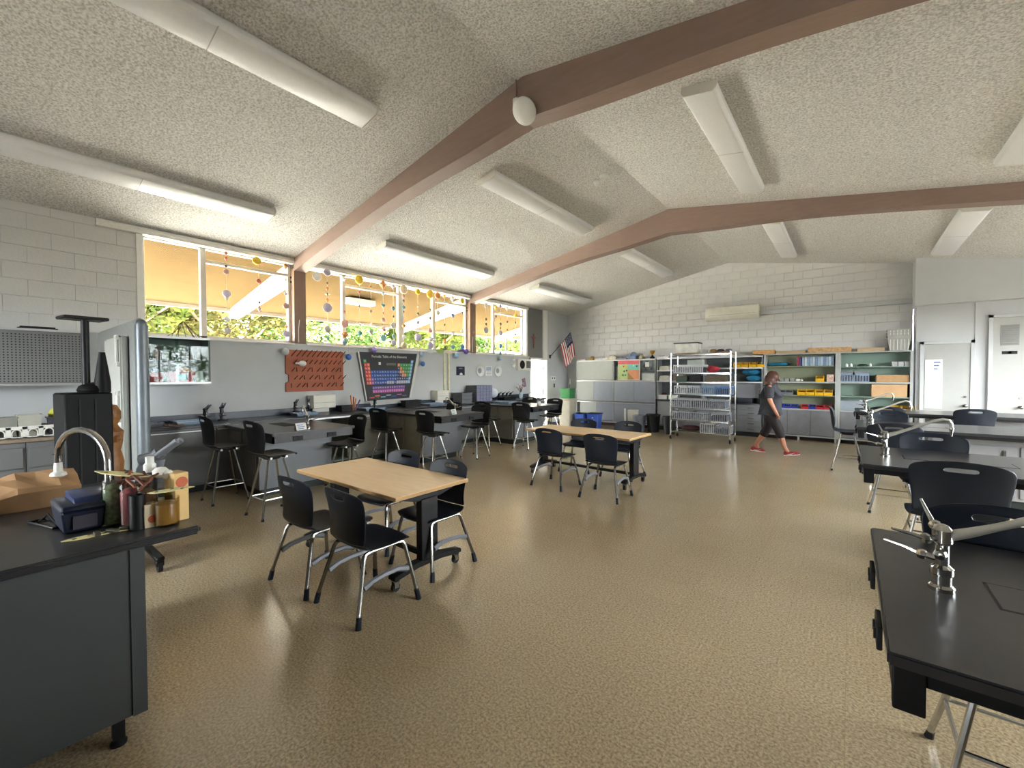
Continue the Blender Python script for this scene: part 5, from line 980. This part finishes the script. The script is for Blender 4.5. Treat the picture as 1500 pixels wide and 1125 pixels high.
for r in range(1, 10):
    for c in range(18):
        s = EL[r][c]
        if not s: continue
        hx = ecol(r, c, s); u0, u1 = .045 + c * .0505, .045 + c * .0505 + .047; v1 = .85 - (r - 1) * .075 - (.03 if r > 7 else 0); v0 = v1 - .068
        if hx not in cells: cells[hx] = MB()
        cells[hx].add([uv(u0, v0, .004), uv(u1, v0, .004), uv(u1, v1, .004), uv(u0, v1, .004)], [(0, 1, 2, 3)])
        vs, fs = TXT[s]; lets.add([uv((u0 + u1) / 2 + p[0] * .046, (v0 + v1) / 2 + p[1] * .075, .006) for p in vs], fs)
for hx, b in cells.items(): b.build('element_squares', mat('cell_' + hx[1:], hx, .5, var=.02), t)['kind'] = 'stuff'
lets.build('element_symbols', PAPER, t)['kind'] = 'stuff'
vs, fs = TXT['Periodic Table of the Elements']; MB().add([uv(.5 + p[0] * .05, .915 + p[1] * .075, .006) for p in vs], fs).build('title', PAPER, t)
for k, hx in enumerate(('#c8403c', '#e2653c', '#7fb8d8', '#a9aabf', '#2a55a8', '#c05aa8', '#5d5a78')): MB().add([uv(.06 + k * .125, .05 + .03 * (k % 2), .004), uv(.17 + k * .125, .05 + .03 * (k % 2), .004), uv(.17 + k * .125, .075 + .03 * (k % 2), .004), uv(.06 + k * .125, .075 + .03 * (k % 2), .004)], [(0, 1, 2, 3)]).build('legend_bar', mat('cell_' + hx[1:], hx, .5), t)
MB().add([uv(.30, .74, .004), uv(.34, .74, .004), uv(.34, .80, .004), uv(.30, .80, .004)], [(0, 1, 2, 3)]).build('key_square', PAPER, t)
MB().add([uv(.44, .73, .004), uv(.62, .73, .004), uv(.62, .78, .004), uv(.44, .78, .004)], [(0, 1, 2, 3)]).build('key_note', mat('key_grey', '#6b665f', .6), t)

# ---------------------------------------------------------------- hanging strings of beads and paper planets
HC = {'r': '#c8705f', 'k': '#5a5752', 'p': '#d6aaa4', 'l': '#cbc1d6', 'w': '#f0ede6', 'g': '#c6c1bb', 'y': '#ecc63a', 'o': '#d58f58', 't': '#8bbac4', 'b': '#6a8cc4', 'c': '#e6d0ae'}
HM = {k: mat('bead_' + k, v, .5, var=.12, scale=20) for k, v in HC.items()}
MOB = [(2.453,3.59,[('d',3.537,0.032,'r'),('d',3.452,0.032,'r'),('b',3.335,0.021,'k'),('b',3.25,0.043,'p'),('b',2.91,0.059,'l'),('d',2.836,0.032,'w'),('b',2.516,0.043,'w'),('b',2.335,0.048,'g')]),(2.92,3.405,[('b',3.181,0.039,'r'),('d',2.833,0.028,'k'),('d',2.732,0.045,'p')]),(2.892,3.578,[('b',3.511,0.067,'y')]),(3.345,3.628,[('d',3.511,0.047,'o'),('b',3.276,0.024,'w'),('b',3.041,0.029,'l'),('b',2.83,0.053,'p'),('s',2.571,0.047,'w'),('d',2.477,0.035,'o'),('b',2.348,0.059,'l')]),(4.091,3.633,[('b',3.544,0.07,'l'),('d',3.341,0.023,'k'),('d',3.24,0.033,'o'),('s',3.138,0.051,'k'),('d',3.024,0.033,'o'),('b',2.885,0.089,'l'),('b',2.491,0.064,'g'),('d',2.326,0.044,'t')]),(3.895,3.52,[('b',3.433,0.081,'w')]),(4.431,3.62,[('d',3.476,0.039,'w'),('d',2.847,0.026,'r'),('b',2.624,0.079,'p'),('s',2.414,0.131,'o'),('d',2.27,0.059,'t')]),(4.751,3.626,[('b',3.518,0.088,'y'),('d',3.275,0.034,'r'),('d',3.005,0.027,'k'),('s',2.64,0.081,'g'),('b',2.464,0.054,'t')]),(5.012,3.618,[('b',3.425,0.021,'o'),('d',2.927,0.03,'k'),('d',2.664,0.035,'w'),('s',2.511,0.111,'g'),('d',2.317,0.028,'k')]),(5.302,3.641,[('d',3.514,0.085,'o'),('d',3.329,0.036,'t'),('b',3.088,0.043,'t'),('d',2.918,0.028,'r'),('b',2.775,0.05,'p'),('s',2.591,0.114,'p'),('b',2.406,0.071,'t')]),(5.555,3.599,[('d',3.512,0.051,'l'),('b',3.047,0.044,'t'),('d',2.873,0.026,'k'),('b',2.684,0.073,'g'),('b',2.466,0.044,'t'),('b',2.32,0.065,'l')]),(5.821,3.613,[('b',3.495,0.097,'c'),('b',3.346,0.045,'p'),('d',3.242,0.036,'k'),('b',3.109,0.045,'t'),('d',3.005,0.03,'k'),('d',2.708,0.052,'o'),('b',2.47,0.045,'w'),('b',2.276,0.074,'c')]),(6.213,3.586,[('b',3.509,0.069,'y'),('d',3.172,0.025,'w'),('d',3.003,0.037,'k'),('b',2.819,0.046,'l'),('b',2.481,0.092,'l')]),(6.571,3.563,[('b',3.5,0.095,'y'),('d',3.137,0.032,'k'),('d',2.948,0.04,'k'),('b',2.663,0.063,'p'),('s',2.458,0.142,'g'),('b',2.315,0.079,'l')]),(6.8,3.55,[('b',3.502,0.081,'o'),('b',3.1,0.064,'w')]),(7.016,3.549,[('d',3.516,0.049,'o'),('d',3.042,0.029,'k'),('d',2.83,0.029,'k'),('d',2.437,0.057,'o'),('d',2.273,0.041,'k')]),(7.285,3.554,[('d',3.488,0.067,'w'),('b',3.087,0.05,'b'),('s',2.653,0.084,'l'),('b',2.319,0.059,'t')]),(7.613,3.567,[('b',3.481,0.069,'y'),('d',3.191,0.031,'k'),('b',2.729,0.051,'w'),('b',2.335,0.069,'b')]),(8.508,3.564,[('b',3.491,0.064,'w'),('d',3.109,0.037,'k'),('d',2.981,0.037,'k'),('b',2.817,0.091,'g'),('d',2.434,0.055,'g')]),(8.9,3.559,[('d',3.485,0.056,'y'),('d',3.223,0.041,'k')]),(9.103,3.566,[('b',3.528,0.057,'l'),('d',3.187,0.038,'o'),('b',3.035,0.044,'k'),('d',2.922,0.029,'k'),('b',2.789,0.076,'l'),('b',2.428,0.061,'b'),('b',2.237,0.057,'t')]),(9.405,3.565,[('d',3.508,0.058,'w'),('d',3.121,0.035,'k'),('b',2.889,0.039,'o')]),(9.782,3.553,[('d',3.355,0.06,'y'),('d',3.137,0.03,'k'),('d',2.919,0.05,'c'),('d',2.799,0.04,'k'),('b',2.601,0.06,'l')])]
WNAME = ['left window', 'middle window', 'window beside the doorway']; cnt = {0: 0, 1: 0, 2: 0}
ORD = ['first', 'second', 'third', 'fourth', 'fifth', 'sixth', 'seventh', 'eighth', 'ninth', 'tenth', 'eleventh', 'twelfth', 'thirteenth', 'fourteenth', 'fifteenth']
CNAME = {'r': 'red', 'k': 'dark', 'p': 'pink', 'l': 'lilac', 'w': 'white', 'g': 'grey', 'y': 'yellow', 'o': 'orange', 't': 'teal', 'b': 'blue', 'c': 'cream'}
for y, z, bs in sorted(MOB):
    w = 0 if y < 3.6 else (1 if y < 8.1 else 2); k = cnt[w]; cnt[w] += 1
    t = thing('hanging_mobile', '%s hanging string from the left in the %s, its top bead %s' % (ORD[k], WNAME[w], CNAME[bs[0][3]]), 'mobile', (-7.64, y, 0), 0, 'bead strings hanging in the windows')
    MB().box(-.0015, .0015, -.0015, .0015, bs[-1][1] - .02, 3.62).build('thread', STRING, t)
    for kd, bz, r, c in bs:
        b = MB()
        if kd == 'b': b.ball((0, 0, bz), r, 14, (.55, 1, 1))
        elif kd == 'd': b.lathe([(0, bz - r * 1.25), (r * .9, bz), (0, bz + r * 1.25)], n=8)
        else: b.ball((0, 0, bz), r * .45, 12).lathe([(r * .4, bz - .004), (r, bz), (r * .4, bz + .004)], n=20)
        b.build({'b': 'round_bead', 'd': 'diamond_bead', 's': 'ringed_planet'}[kd], HM[c], t, smooth=(kd != 'd'))
BALLS = [(3.328, 2.043, .065, '#c3c6c8', 'silver disc hanging at the top left corner of the peg rack'), (4.52, 1.985, .06, '#3d6fc0', 'blue ball hanging between the peg rack and the periodic table'), (5.084, 2.15, .063, '#8a7cc0', 'purple ball hanging over the top of the periodic table'), (6.34, 2.102, .07, '#a9bccb', 'pale blue ball at the top right corner of the periodic table'),
         (6.36, 1.884, .058, '#4a80c0', 'blue ball hanging lower right of the periodic table'), (7.427, 2.107, .068, '#8fb4d0', 'sky blue ball hanging above the dark picture'), (7.764, 2.223, .07, '#6a5aa8', 'violet ball resting on the sill near the second post'), (9.113, 2.087, .057, '#9bb4c4', 'pale ball hanging below the window right of the second post')]
for y, z, r, hx, lab in BALLS:
    t = thing('hanging_ball', lab, 'ornament', (-7.66, y, z), 0, 'round ornaments hanging on the wall'); MB().ball((0, 0, 0), r, 16, (.7, 1, 1)).build('ball', mat('orn_' + hx[1:], hx, .35, var=.15, scale=14), t, smooth=True); MB().box(-.0015, .0015, -.0015, .0015, r, max(r + .02, 2.26 - z)).build('thread', STRING, t)
# wall decorations right of the banner
t = thing('paper_garland', 'two cream paper chains hanging down the wall beside the dark picture', 'garland')
for y in (7.08, 7.22):
    for k in range(26): MB().lathe([(.028, -.014), (.032, 0), (.028, .014)], (XW + .02 + .006 * (k % 2), y, 2.14 - k * .037), 8, 'x').build('link', mat('cream_paper', '#dcd9b8', .8, var=.1), t)
t = thing('wall_picture', 'small dark square picture with a white figure on the wall', 'picture'); MB().box(XW + .001, XW + .01, 7.5, 7.79, 1.62, 1.84).build('card', mat('picture_navy', '#20243a', .5), t); MB().add([(XW + .0115, 7.6, 1.63), (XW + .0115, 7.72, 1.63), (XW + .0115, 7.70, 1.67), (XW + .0115, 7.66, 1.69), (XW + .0115, 7.62, 1.67)], [(0, 1, 2, 3, 4)]).build('print_figure', PAPER, t); MB().box(XW + .01, XW + .0115, 7.58, 7.71, 1.78, 1.80).build('print_line', mat('print_grey', '#8d93a5', .7), t)
for k, y in enumerate((8.36, 9.09)):
    t = thing('wall_plate', ['left white decorative plate on the wall above the drawer organiser', 'right white decorative plate on the wall above the globe'][k], 'plate', (XW + .001, y, 1.74), 0, 'plates on the wall')
    MB().lathe([(0, .01), (.09, .01), (.1, .016), (.15, .03), (.155, .034), (.15, .024), (.1, .002), (0, 0)], n=28, axis='x').build('dish', WHITEP, t, smooth=True); MB().lathe([(.03, .011), (.07, .0115)], n=20, axis='x').build('print_ring', mat('print_grey', '#b0b4b8', .7), t)
t = thing('wall_sheet', 'printed sheet between the two wall plates', 'sheet'); MB().box(XW + .001, XW + .005, 8.6, 8.84, 1.6, 1.87).build('page', PAPER, t)
MB().box(XW + .005, XW + .006, 8.62, 8.82, 1.74, 1.85).build('print_block', mat('sheet_blue', '#9fa9bd', .7), t)
for k in range(4): MB().box(XW + .005, XW + .006, 8.63, 8.81, 1.62 + k * .028, 1.632 + k * .028).build('print_line', mat('print_grey', '#8d93a5', .7), t)
t = thing('wall_speaker', 'beige wall speaker box with round black cone beside the doorway', 'speaker'); MB().box(XW + .001, XW + .1, 9.93, 10.58, 1.76, 2.1).build('box', CREAM, t, bevel=.005); MB().lathe([(.12, .1), (.125, .105), (.1, .1), (.04, .085), (0, .09)], (XW + .002, 10.12, 1.93), 24, 'x').build('cone', BLACKM, t, smooth=True); MB().box(XW + .1, XW + .106, 10.32, 10.54, 1.83, 2.04).build('grille', mat('grille_grey', '#7c7d78', .7), t)
for k in range(7): MB().box(XW + .106, XW + .109, 10.33, 10.53, 1.84 + k * .029, 1.85 + k * .029).build('grille_bar', mat('grille_dark', '#4a4b48', .7), t)
t = thing('crucifix', 'small reddish crucifix on the grey panel above the doorway', 'crucifix', (XW - .019, 10.86, 2.75)); CW = mat('crucifix_wood', '#6b2f2a', .5)
MB().box(0, .015, -.02, .02, -.3, .16).build('upright', CW, t); MB().box(0, .015, -.11, .11, .02, .06).build('crossbar', CW, t); MB().ball((.03, 0, .06), .018, 8).tube([(.025, 0, .05), (.03, 0, -.04), (.025, .01, -.15)], [.018, .02, .01], 6).tube([(.025, -.09, .06), (.03, 0, .04), (.025, .09, .06)], .008, 5).build('corpus', mat('corpus', '#8a4a40', .5), t, smooth=True)
t = thing('paper_bird', 'white folded paper ornaments hanging left of the speaker box', 'ornament', (-7.68, 9.75, 2.02)); MB().box(-.002, .002, -.002, .002, -.15, .24).build('thread', STRING, t)
for a, z in ((.3, .05), (-.4, -.06), (.7, -.14)): MB().add([(0, -.09, z), (.02, 0, z + .07 * a), (0, .09, z + .03), (.03, 0, z - .05)], [(0, 1, 3), (1, 2, 3)]).build('fold', PAPER, t).modifiers.new('thickness', 'SOLIDIFY').thickness = .002
t = thing('paper_banner', 'scalloped white and green paper banner along the sill above the garland', 'banner', (0, 0, 0))
for k in range(3):
    y = 6.5 + k * .3; pts = [(y, 2.24), (y + .28, 2.24)] + [(y + .14 + .14 * math.cos(a), 2.24 - .1 * math.sin(a)) for a in (.5, 1.05, 1.57, 2.1, 2.64)]
    MB().prism(pts, 'x', XW + .03, XW + .033).build('scallop', mat('banner_%d' % k, ['#d4dcd8', '#9fb06a', '#e3d3bd'][k], .8), t)
one('paper_ray', 'violet paper disc strip lying on the sill by the second post', 'paper', MB().prism([(7.5, 2.215), (7.98, 2.21), (7.95, 2.24), (7.75, 2.29), (7.55, 2.25)], 'x', XW + .005, XW + .02), mat('violet_paper', '#7d5fa0', .8))
one('outdoor_sign', 'blue-framed notice on the white wall seen through the doorway', 'sign', MB().box(-11.2, -11.18, 15.3, 16.0, 1.2, 2.0).box(-11.18, -11.17, 15.38, 15.92, 1.28, 1.92), mat('sign_blue', '#86a8d8', .6))
# ---------------------------------------------------------------- demonstration bench at the lower left
t = thing('demonstration_bench', 'large black-topped grey bench filling the lower left corner', 'bench'); BZ = .914
MB().box(-3.95, -2.425, -2.4, .655, BZ - .04, BZ).build('worktop', EPOXY, t, bevel=.012, seg=3)
CB = mat('bench_slate', '#3a3d3e', .5, var=.03, scale=3)
cb = MB().box(-3.9, -2.46, -2.35, .45, .13, BZ - .04).build('cabinet', CB, t, bevel=.004); MB().box(-2.46, -2.452, .40, .45, .13, BZ - .04).build('corner_strip', CB, cb)
for x, y in ((-2.52, .36), (-3.8, .36), (-2.52, -1.2)):
    lg = MB().box(x - .02, x + .02, y - .02, y + .02, .03, .13).build('leg', BLACKM, t); MB().lathe([(.03, 0), (.03, .012), (.012, .03), (.012, .05)], (x, y, 0), 12).build('levelling_foot', BLACKM, lg, smooth=True)
Z = BZ + .001
# goose-neck faucet
t = thing('gooseneck_faucet', 'chrome gooseneck faucet arching over the demonstration bench', 'faucet', (-3.05, .42, Z)); 
pts = [(0, 0, 0), (0, 0, .26)] + [(-.25 + .25 * math.cos(a), -.07 + .07 * math.cos(a), .26 + .16 * math.sin(a)) for a in [PI * k / 12 for k in range(1, 12)]] + [(-.5, -.14, .24), (-.5, -.14, .2)]
MB().tube(pts, .016, 10).build('neck', CHROME, t, smooth=True); MB().lathe([(.03, 0), (.03, .02), (.02, .03), (.02, .05)], n=14).build('base', CHROME, t, smooth=True)
MB().lathe([(.017, .2), (.019, .17), (.019, .15), (.034, .14), (.036, .125), (.02, .115), (0, .115)], (-.5, -.14, .02), 16).build('spray_head', WHITEP, t, smooth=True)
# kraft paper bag
b = MB(); N = 14; x0, x1, ya, yb = -3.85, -3.42, -.75, .36
rows = [(x0, Z), (x0, Z + .10), (x0 + .1, Z + .14), (x0 + .26, Z + .125), (x1 - .03, Z + .1), (x1, Z + .08), (x1, Z)]; rr = random.Random(4); vs = []
for i in range(N + 1):
    for (x, z) in rows: vs.append((x + rr.uniform(-.012, .012), ya + (yb - ya) * i / N, z if z == Z else z + rr.uniform(-.02, .02)))
m = len(rows); b.add(vs, [(i * m + j, i * m + j + 1, (i + 1) * m + j + 1, (i + 1) * m + j) for i in range(N) for j in range(m - 1)] + [tuple(range(m)), tuple(N * m + j for j in reversed(range(m)))])
one('paper_bag', 'brown kraft paper bag lying on the demonstration bench', 'bag', b, KRAFT)
# blue tool box
t = thing('blue_case', 'dark blue plastic case with raised lid on the demonstration bench', 'case', (-2.88, .29, Z), .05); BC = mat('case_blue', '#10192e', .4, var=.1)
MB().taper((0, 0, 0), (.24, .13), (.27, .15), .1).build('body', BC, t, bevel=.008); MB().taper((0, 0, .102), (.28, .16), (.26, .14), .025).build('lid', BC, t, bevel=.006); MB().box(.136, .142, -.04, .04, .02, .08).build('label_panel', mat('case_panel', '#2f2a3a', .5), t)
MB().prism([(-.12, .126), (.1, .126), (.08, .15), (-.1, .16)], 'y', -.03, .09).build('tray', mat('case_rim', '#26325a', .4), t, bevel=.004)
t = thing('wire_clip', 'black wire clip stand lying left of the blue case', 'clip', (-3.02, .2, Z), .3); MB().tube([(-.1, -.03, .006), (.12, -.03, .006), (.12, .03, .006), (-.1, .03, .006), (-.1, -.03, .006)], .006, 6).tube([(-.08, 0, .006), (.0, 0, .05), (.08, 0, .006)], .005, 6).build('wire', BLACKM, t)
def jar(label, c, r, h, m, fill=None):
    t = thing('glass_jar', label, 'jar', c, 0, 'jars of craft supplies'); MB().lathe([(r * .92, 0), (r, .015), (r, h), (r - .003, h), (r - .003, .01), (0, .008)], n=20).build('glass', m, t, smooth=True)
    if fill: MB().lathe([(0, .01), (r * .85, .01), (r * .88, h * .8), (r * .5, h * .88), (0, h * .9)], n=14).build('contents_or_shade', fill, t, smooth=True)
    return t
GJ = glass('jar_glass', (.86, .88, .86, 1), .12); GJ2 = glass('tub_glass', (.82, .78, .68, 1), .1)
jar('clear jar packed with green beads beside the blue case', (-2.77, .40, Z), .045, .22, GJ, mat('green_beads', '#7d8a6a', .6, var=.6, scale=60))
jar('clear jar with red and white strips in the craft cluster', (-2.70, .45, Z), .045, .2, GJ, mat('red_strips', '#a8545c', .6, var=.5, scale=30, stretch=(1, 1, .15)))
jar('clear jar of brown sticks in the craft cluster', (-2.66, .50, Z), .04, .19, GJ, mat('brown_sticks', '#7a5138', .7, var=.4, scale=40, stretch=(1, 1, .15)))
jar('wide clear tub of wooden strips nearest the bench corner', (-2.56, .555, Z), .05, .13, GJ2, mat('wood_strips', '#b08c4c', .7, var=.4, scale=30, stretch=(1, 1, .15)))
rr = random.Random(31)
for k in range(16):
    x, y = -2.70 + rr.uniform(-.07, .1), .47 + rr.uniform(-.05, .06); d = Vector((rr.uniform(-.6, .6), rr.uniform(-.6, .8), rr.uniform(.05, .5))).normalized(); p = Vector((x, y, Z + .195 + .03 * rr.random()))
    one('clothespin', '%s brown wooden stick in the heap on the craft jars' % ['reddish', 'light', 'darkest'][k % 3], 'stick', MB().cbox(p, (.085, .012, .01), d.to_track_quat('X', 'Z').to_matrix()), mat('stick_%d' % (k % 3), ['#6e3a24', '#8a5030', '#553022'][k % 3], .6), 'brown sticks heaped on the craft jars', .002)
t = thing('small_carton', 'yellow and orange printed carton behind the craft tub', 'carton', (-2.63, .61, Z), .2); MB().box(-.05, .05, -.03, .03, 0, .235).build('box', mat('carton_yellow', '#dcb878', .6), t, bevel=.002); MB().lathe([(.026, 0), (.026, .002), (0, .002)], (.0505, 0, .19), 18, 'x').build('print_disc', mat('carton_orange_print', '#c2603a', .6), t)
t = thing('small_carton', 'cream carton with orange spot standing in front of the tub', 'carton', (-2.60, .50, Z), .1); MB().box(-.03, .03, -.03, .03, 0, .11).build('box', mat('carton_cream', '#d3c2a4', .6), t, bevel=.002); MB().lathe([(.018, 0), (.018, .002), (0, .002)], (.0305, 0, .04), 16, 'x').build('print_disc', mat('carton_orange_print', '#c2603a', .6), t)
t = thing('glue_bottle', 'white glue bottle with ribbed cap in the craft cluster', 'bottle', (-2.74, .53, Z)); MB().lathe([(.03, 0), (.03, .2), (.02, .235), (0, .24)], n=16).build('bottle', mat('glue_body', '#5c6a86', .4), t, smooth=True); MB().lathe([(.026, .235), (.026, .27), (.018, .28), (.018, .31), (0, .313)], n=16).build('cap', WHITEP, t, smooth=True)
one('cloth_wad', 'white crumpled tissue beside the glue bottle', 'tissue', MB().ball((-2.68, .56, Z + .235), .035, 10, (1.2, 1, .8)).ball((-2.65, .58, Z + .225), .025, 10), PAPER, smooth=True); one('dark_tin', 'dark tin between the craft jars', 'tin', MB().lathe([(.03, 0), (.03, .16), (.027, .16), (.027, .01), (0, .01)], (-2.60, .455, Z), 16), BLACKM, smooth=True)
CUT = mat('cream_card', '#dcd29a', .7, var=.06)
def cutout(label, c, L, W, rz, tilt, spots=3):
    t = thing('paper_cutout', label, 'paper', c, rz, 'cream leaf-shaped paper cutouts'); t.rotation_euler = (0, tilt, rz)
    pts = [(-L / 2, 0), (-L * .3, -W * .4), (0, -W / 2), (L * .3, -W * .35), (L / 2, 0), (L * .25, W * .4), (-.05 * L, W / 2), (-L * .35, W * .3)]; MB().prism(pts, 'z', 0, .004).build('card', CUT, t)
    for k in range(spots): MB().cyl((-L * .28 + k * L * .27, W * (.15 if k % 2 else -.15), .004), (-L * .28 + k * L * .27, W * (.15 if k % 2 else -.15), .006), .007, n=8).build('print_spot', mat('spot_dark', '#4a4632', .7), t)
cutout('cream leaf-shaped cutout lying over the green jar', (-2.76, .44, Z + .235), .28, .07, .75, .12); cutout('cream leaf-shaped cutout sticking out over the wide tub', (-2.545, .57, Z + .165), .2, .075, .9, -.1); cutout('flat cream leaf-shaped cutout lying at the bench front edge', (-2.64, .3, Z + .001), .18, .05, 1.5, 0); cutout('second flat cream cutout lying at the bench front edge', (-2.63, .42, Z + .001), .14, .05, 1.3, 0)
for k in range(3): one('dark_clip', ['left', 'middle', 'right'][k] + ' dark clip on the flat cutout at the bench edge', 'clip', MB().cbox((-2.62, .32 + k * .05, Z + .012), (.05, .02, .014), Matrix.Rotation(.6 * k, 3, 'Z')), mat('clip_olive', '#3c3a2a', .6), 'dark clips at the bench edge', .002)
one('parts_tray', 'dark tray standing behind the craft jars', 'tray', MB().box(-3.08, -2.86, .40, .50, Z, Z + .16), mat('tray_maroon', '#3f3434', .5), bevel=.006)
microscope('grey binocular microscope behind the craft cluster', (-2.98, .60, Z), 2.5, .82, mat('scope_grey', '#63666a', .45))
# ---------------------------------------------------------------- walking person
def skin_mesh(name, verts, edges, rad, m, parent, root=0, sub=2):
    me = bpy.data.meshes.new(name); me.from_pydata(verts, edges, []); me.materials.append(m)
    o = bpy.data.objects.new(name, me); COL.objects.link(o); o.parent = parent
    sk = o.modifiers.new('skin', 'SKIN'); sk.use_smooth_shade = True
    for i, r in enumerate(rad):
        me.skin_vertices[0].data[i].radius = (r, r) if not isinstance(r, tuple) else r; me.skin_vertices[0].data[i].use_root = (i == root)
    ss = o.modifiers.new('smooth', 'SUBSURF'); ss.levels = sub; ss.render_levels = sub; return o
t = thing('person', 'person with shoulder-length auburn hair in grey tee and dark capri trousers, walking right', 'person', (-1.27, 10.1, 0))
SKIN = mat('skin', '#b57d64', .6, var=.05); TEE = mat('tee_charcoal', '#38393f', .85, var=.1, scale=12, bump=.01, bscale=8); TRO = mat('trouser_dark', '#2b2629', .85, var=.1, scale=10, bump=.01, bscale=7); HAIR = mat('auburn_hair', '#4a281d', .5, var=.35, scale=40, stretch=(1, 1, .2)); SHOE = mat('shoe_red', '#a3302f', .55, var=.08)
V = [(0, 0, .95), (.0, 0, 1.1), (.0, 0, 1.28), (.02, 0, 1.40), (.045, 0, 1.47), (.06, 0, 1.56), (.06, 0, 1.63)]; E_ = [(0, 1), (1, 2), (2, 3), (3, 4), (4, 5), (5, 6)]
RD = [(.15, .15), (.15, .16), (.13, .15), (.06, .06), (.06, .06), (.088, .078), (.06, .06)]
def chain(start, pts, rads):
    k = start
    for p, r in zip(pts, rads): V.append(p); RD.append(r); E_.append((k, len(V) - 1)); k = len(V) - 1
    return k
w1 = chain(2, [(.0, -.18, 1.36), (.02, -.25, 1.1), (.13, -.23, .86)], [.06, .047, .032]); h1 = chain(w1, [(.16, -.22, .80)], [(.03, .018)])
for q, (dx, dz, L) in enumerate(((.03, -.02, .05), (.02, -.06, .075), (.006, -.065, .08), (-.01, -.06, .075), (-.022, -.05, .06))): chain(h1, [(.16 + dx * .7, -.22 + .012 * (q - 2), .80 + dz * .6), (.165 + dx, -.215 + .012 * (q - 2), .80 + dz * 1.25)], [.010, .008])
w2 = chain(2, [(.0, .18, 1.36), (-.06, .25, 1.12), (-.02, .27, .88)], [.06, .047, .032]); h2 = chain(w2, [(.0, .26, .81)], [(.03, .018)])
for q in range(5): chain(h2, [(.01 + .006 * q, .25 + .01 * (q - 2), .76), (.02 + .006 * q, .25 + .01 * (q - 2), .72)], [.010, .008])
chain(0, [(.02, -.1, .86), (.17, -.11, .5), (.13, -.1, .46), (.25, -.1, .12), (.33, -.1, .05)][:2] + [(.27, -.1, .14), (.35, -.1, .05)], [.1, .065, .045, .035])
chain(0, [(-.01, .1, .86), (-.05, .1, .5), (-.27, .1, .15), (-.22, .1, .05)], [.1, .065, .045, .035])
body = skin_mesh('body', V, E_, RD, SKIN, t)
for y in (-.03, .03): MB().ball((.135, y, 1.565), .011, 8).build('eye', mat('eye_dark', '#2a2020', .3), t, smooth=True)
MB().tube([(.13, 0, 1.575), (.165, 0, 1.545), (.14, 0, 1.535)], [.01, .014, .01], 8).build('nose', SKIN, t, smooth=True); MB().box(.128, .145, -.022, .022, 1.505, 1.513).build('mouth', mat('lips', '#a0605a', .6), t, bevel=.003)
for y in (-.085, .085): MB().ball((.05, y, 1.555), .022, 10, (1, .4, 1.3)).build('ear', SKIN, t, smooth=True)
sv = [(0, 0, .86), (0, 0, 1.0), (.01, 0, 1.15), (.0, 0, 1.3), (.01, 0, 1.42), (.0, -.19, 1.355), (.02, -.25, 1.12), (.0, .19, 1.355), (-.05, .25, 1.13)]
skin_mesh('tee_shirt', sv, [(0, 1), (1, 2), (2, 3), (3, 4), (3, 5), (5, 6), (3, 7), (7, 8)], [(.2, .19), (.205, .2), (.195, .2), (.165, .175), (.1, .1), (.1, .1), .085, (.1, .1), .085], TEE, t, 1)
skin_mesh('capri_trousers', [(0, 0, .98), (0, 0, .88), (.02, -.1, .80), (.16, -.11, .52), (.215, -.105, .33), (-.01, .1, .80), (-.05, .1, .52), (-.16, .1, .32)], [(0, 1), (1, 2), (2, 3), (3, 4), (1, 5), (5, 6), (6, 7)], [(.185, .18), (.18, .17), .125, .095, .085, .125, .095, .085], TRO, t, 1)
hb = MB().ball((.035, 0, 1.575), .118, 18, (1, .95, 1.05)).ball((.0, 0, 1.5), .12, 16, (1.0, 1.05, 1.2)).ball((-.03, 0, 1.42), .115, 16, (.9, 1.15, .85)).ball((-.02, -.07, 1.43), .075, 12, (1, .9, 1.3)).ball((-.02, .07, 1.43), .075, 12, (1, .9, 1.3))
hair = hb.build('hair', HAIR, t, smooth=True); rm = hair.modifiers.new('blend', 'REMESH'); rm.mode = 'VOXEL'; rm.voxel_size = .012; rm.use_smooth_shade = True
def shoe(x, y, z, tilt):
    b = MB(); prof = [(-.1, .035, .06), (-.07, .042, .09), (0, .045, .075), (.07, .05, .06), (.13, .045, .045), (.165, .02, .02)]; n = 10; vs = []; fs = []
    for px, w, h in prof:
        for k in range(n): a = PI * k / (n - 1); vs.append((px, w * math.cos(a), .012 + h * math.sin(a)))
    for i in range(len(prof) - 1):
        for k in range(n - 1): fs.append((i * n + k, i * n + k + 1, (i + 1) * n + k + 1, (i + 1) * n + k))
        fs.append((i * n, (i + 1) * n, (i + 1) * n + n - 1, i * n + n - 1))
    fs += [tuple(range(n)), tuple((len(prof) - 1) * n + k for k in reversed(range(n)))]
    b.add(vs, fs); R = Matrix.Translation((x, y, z)) @ Matrix.Rotation(tilt, 4, 'Y'); b.xf(R); s = b.build('shoe', SHOE, t, smooth=True)
    so_ = MB().prism([(-.105, -.04), (.0, -.047), (.09, -.05), (.165, -.02), (.165, .02), (.09, .05), (0, .047), (-.105, .04)], 'z', -.004, .02).xf(R).build('sole', WHITE, s, bevel=.004)
    MB().prism([(-.05, .03), (.02, .02), (.1, .05), (.03, .035)], 'y', -.052, .052).xf(R).build('stripe', WHITE, s)
shoe(.36, -.1, .015, -.18); shoe(-.26, .1, .005, .05)
pr = MB()
for k in range(4): pr.box(-.207, -.2, -.05 + .01 * (k % 2), .05, 1.12 + k * .06, 1.15 + k * .06)
pr.build('back_print', mat('print_pink', '#d8a9a9', .8), t)
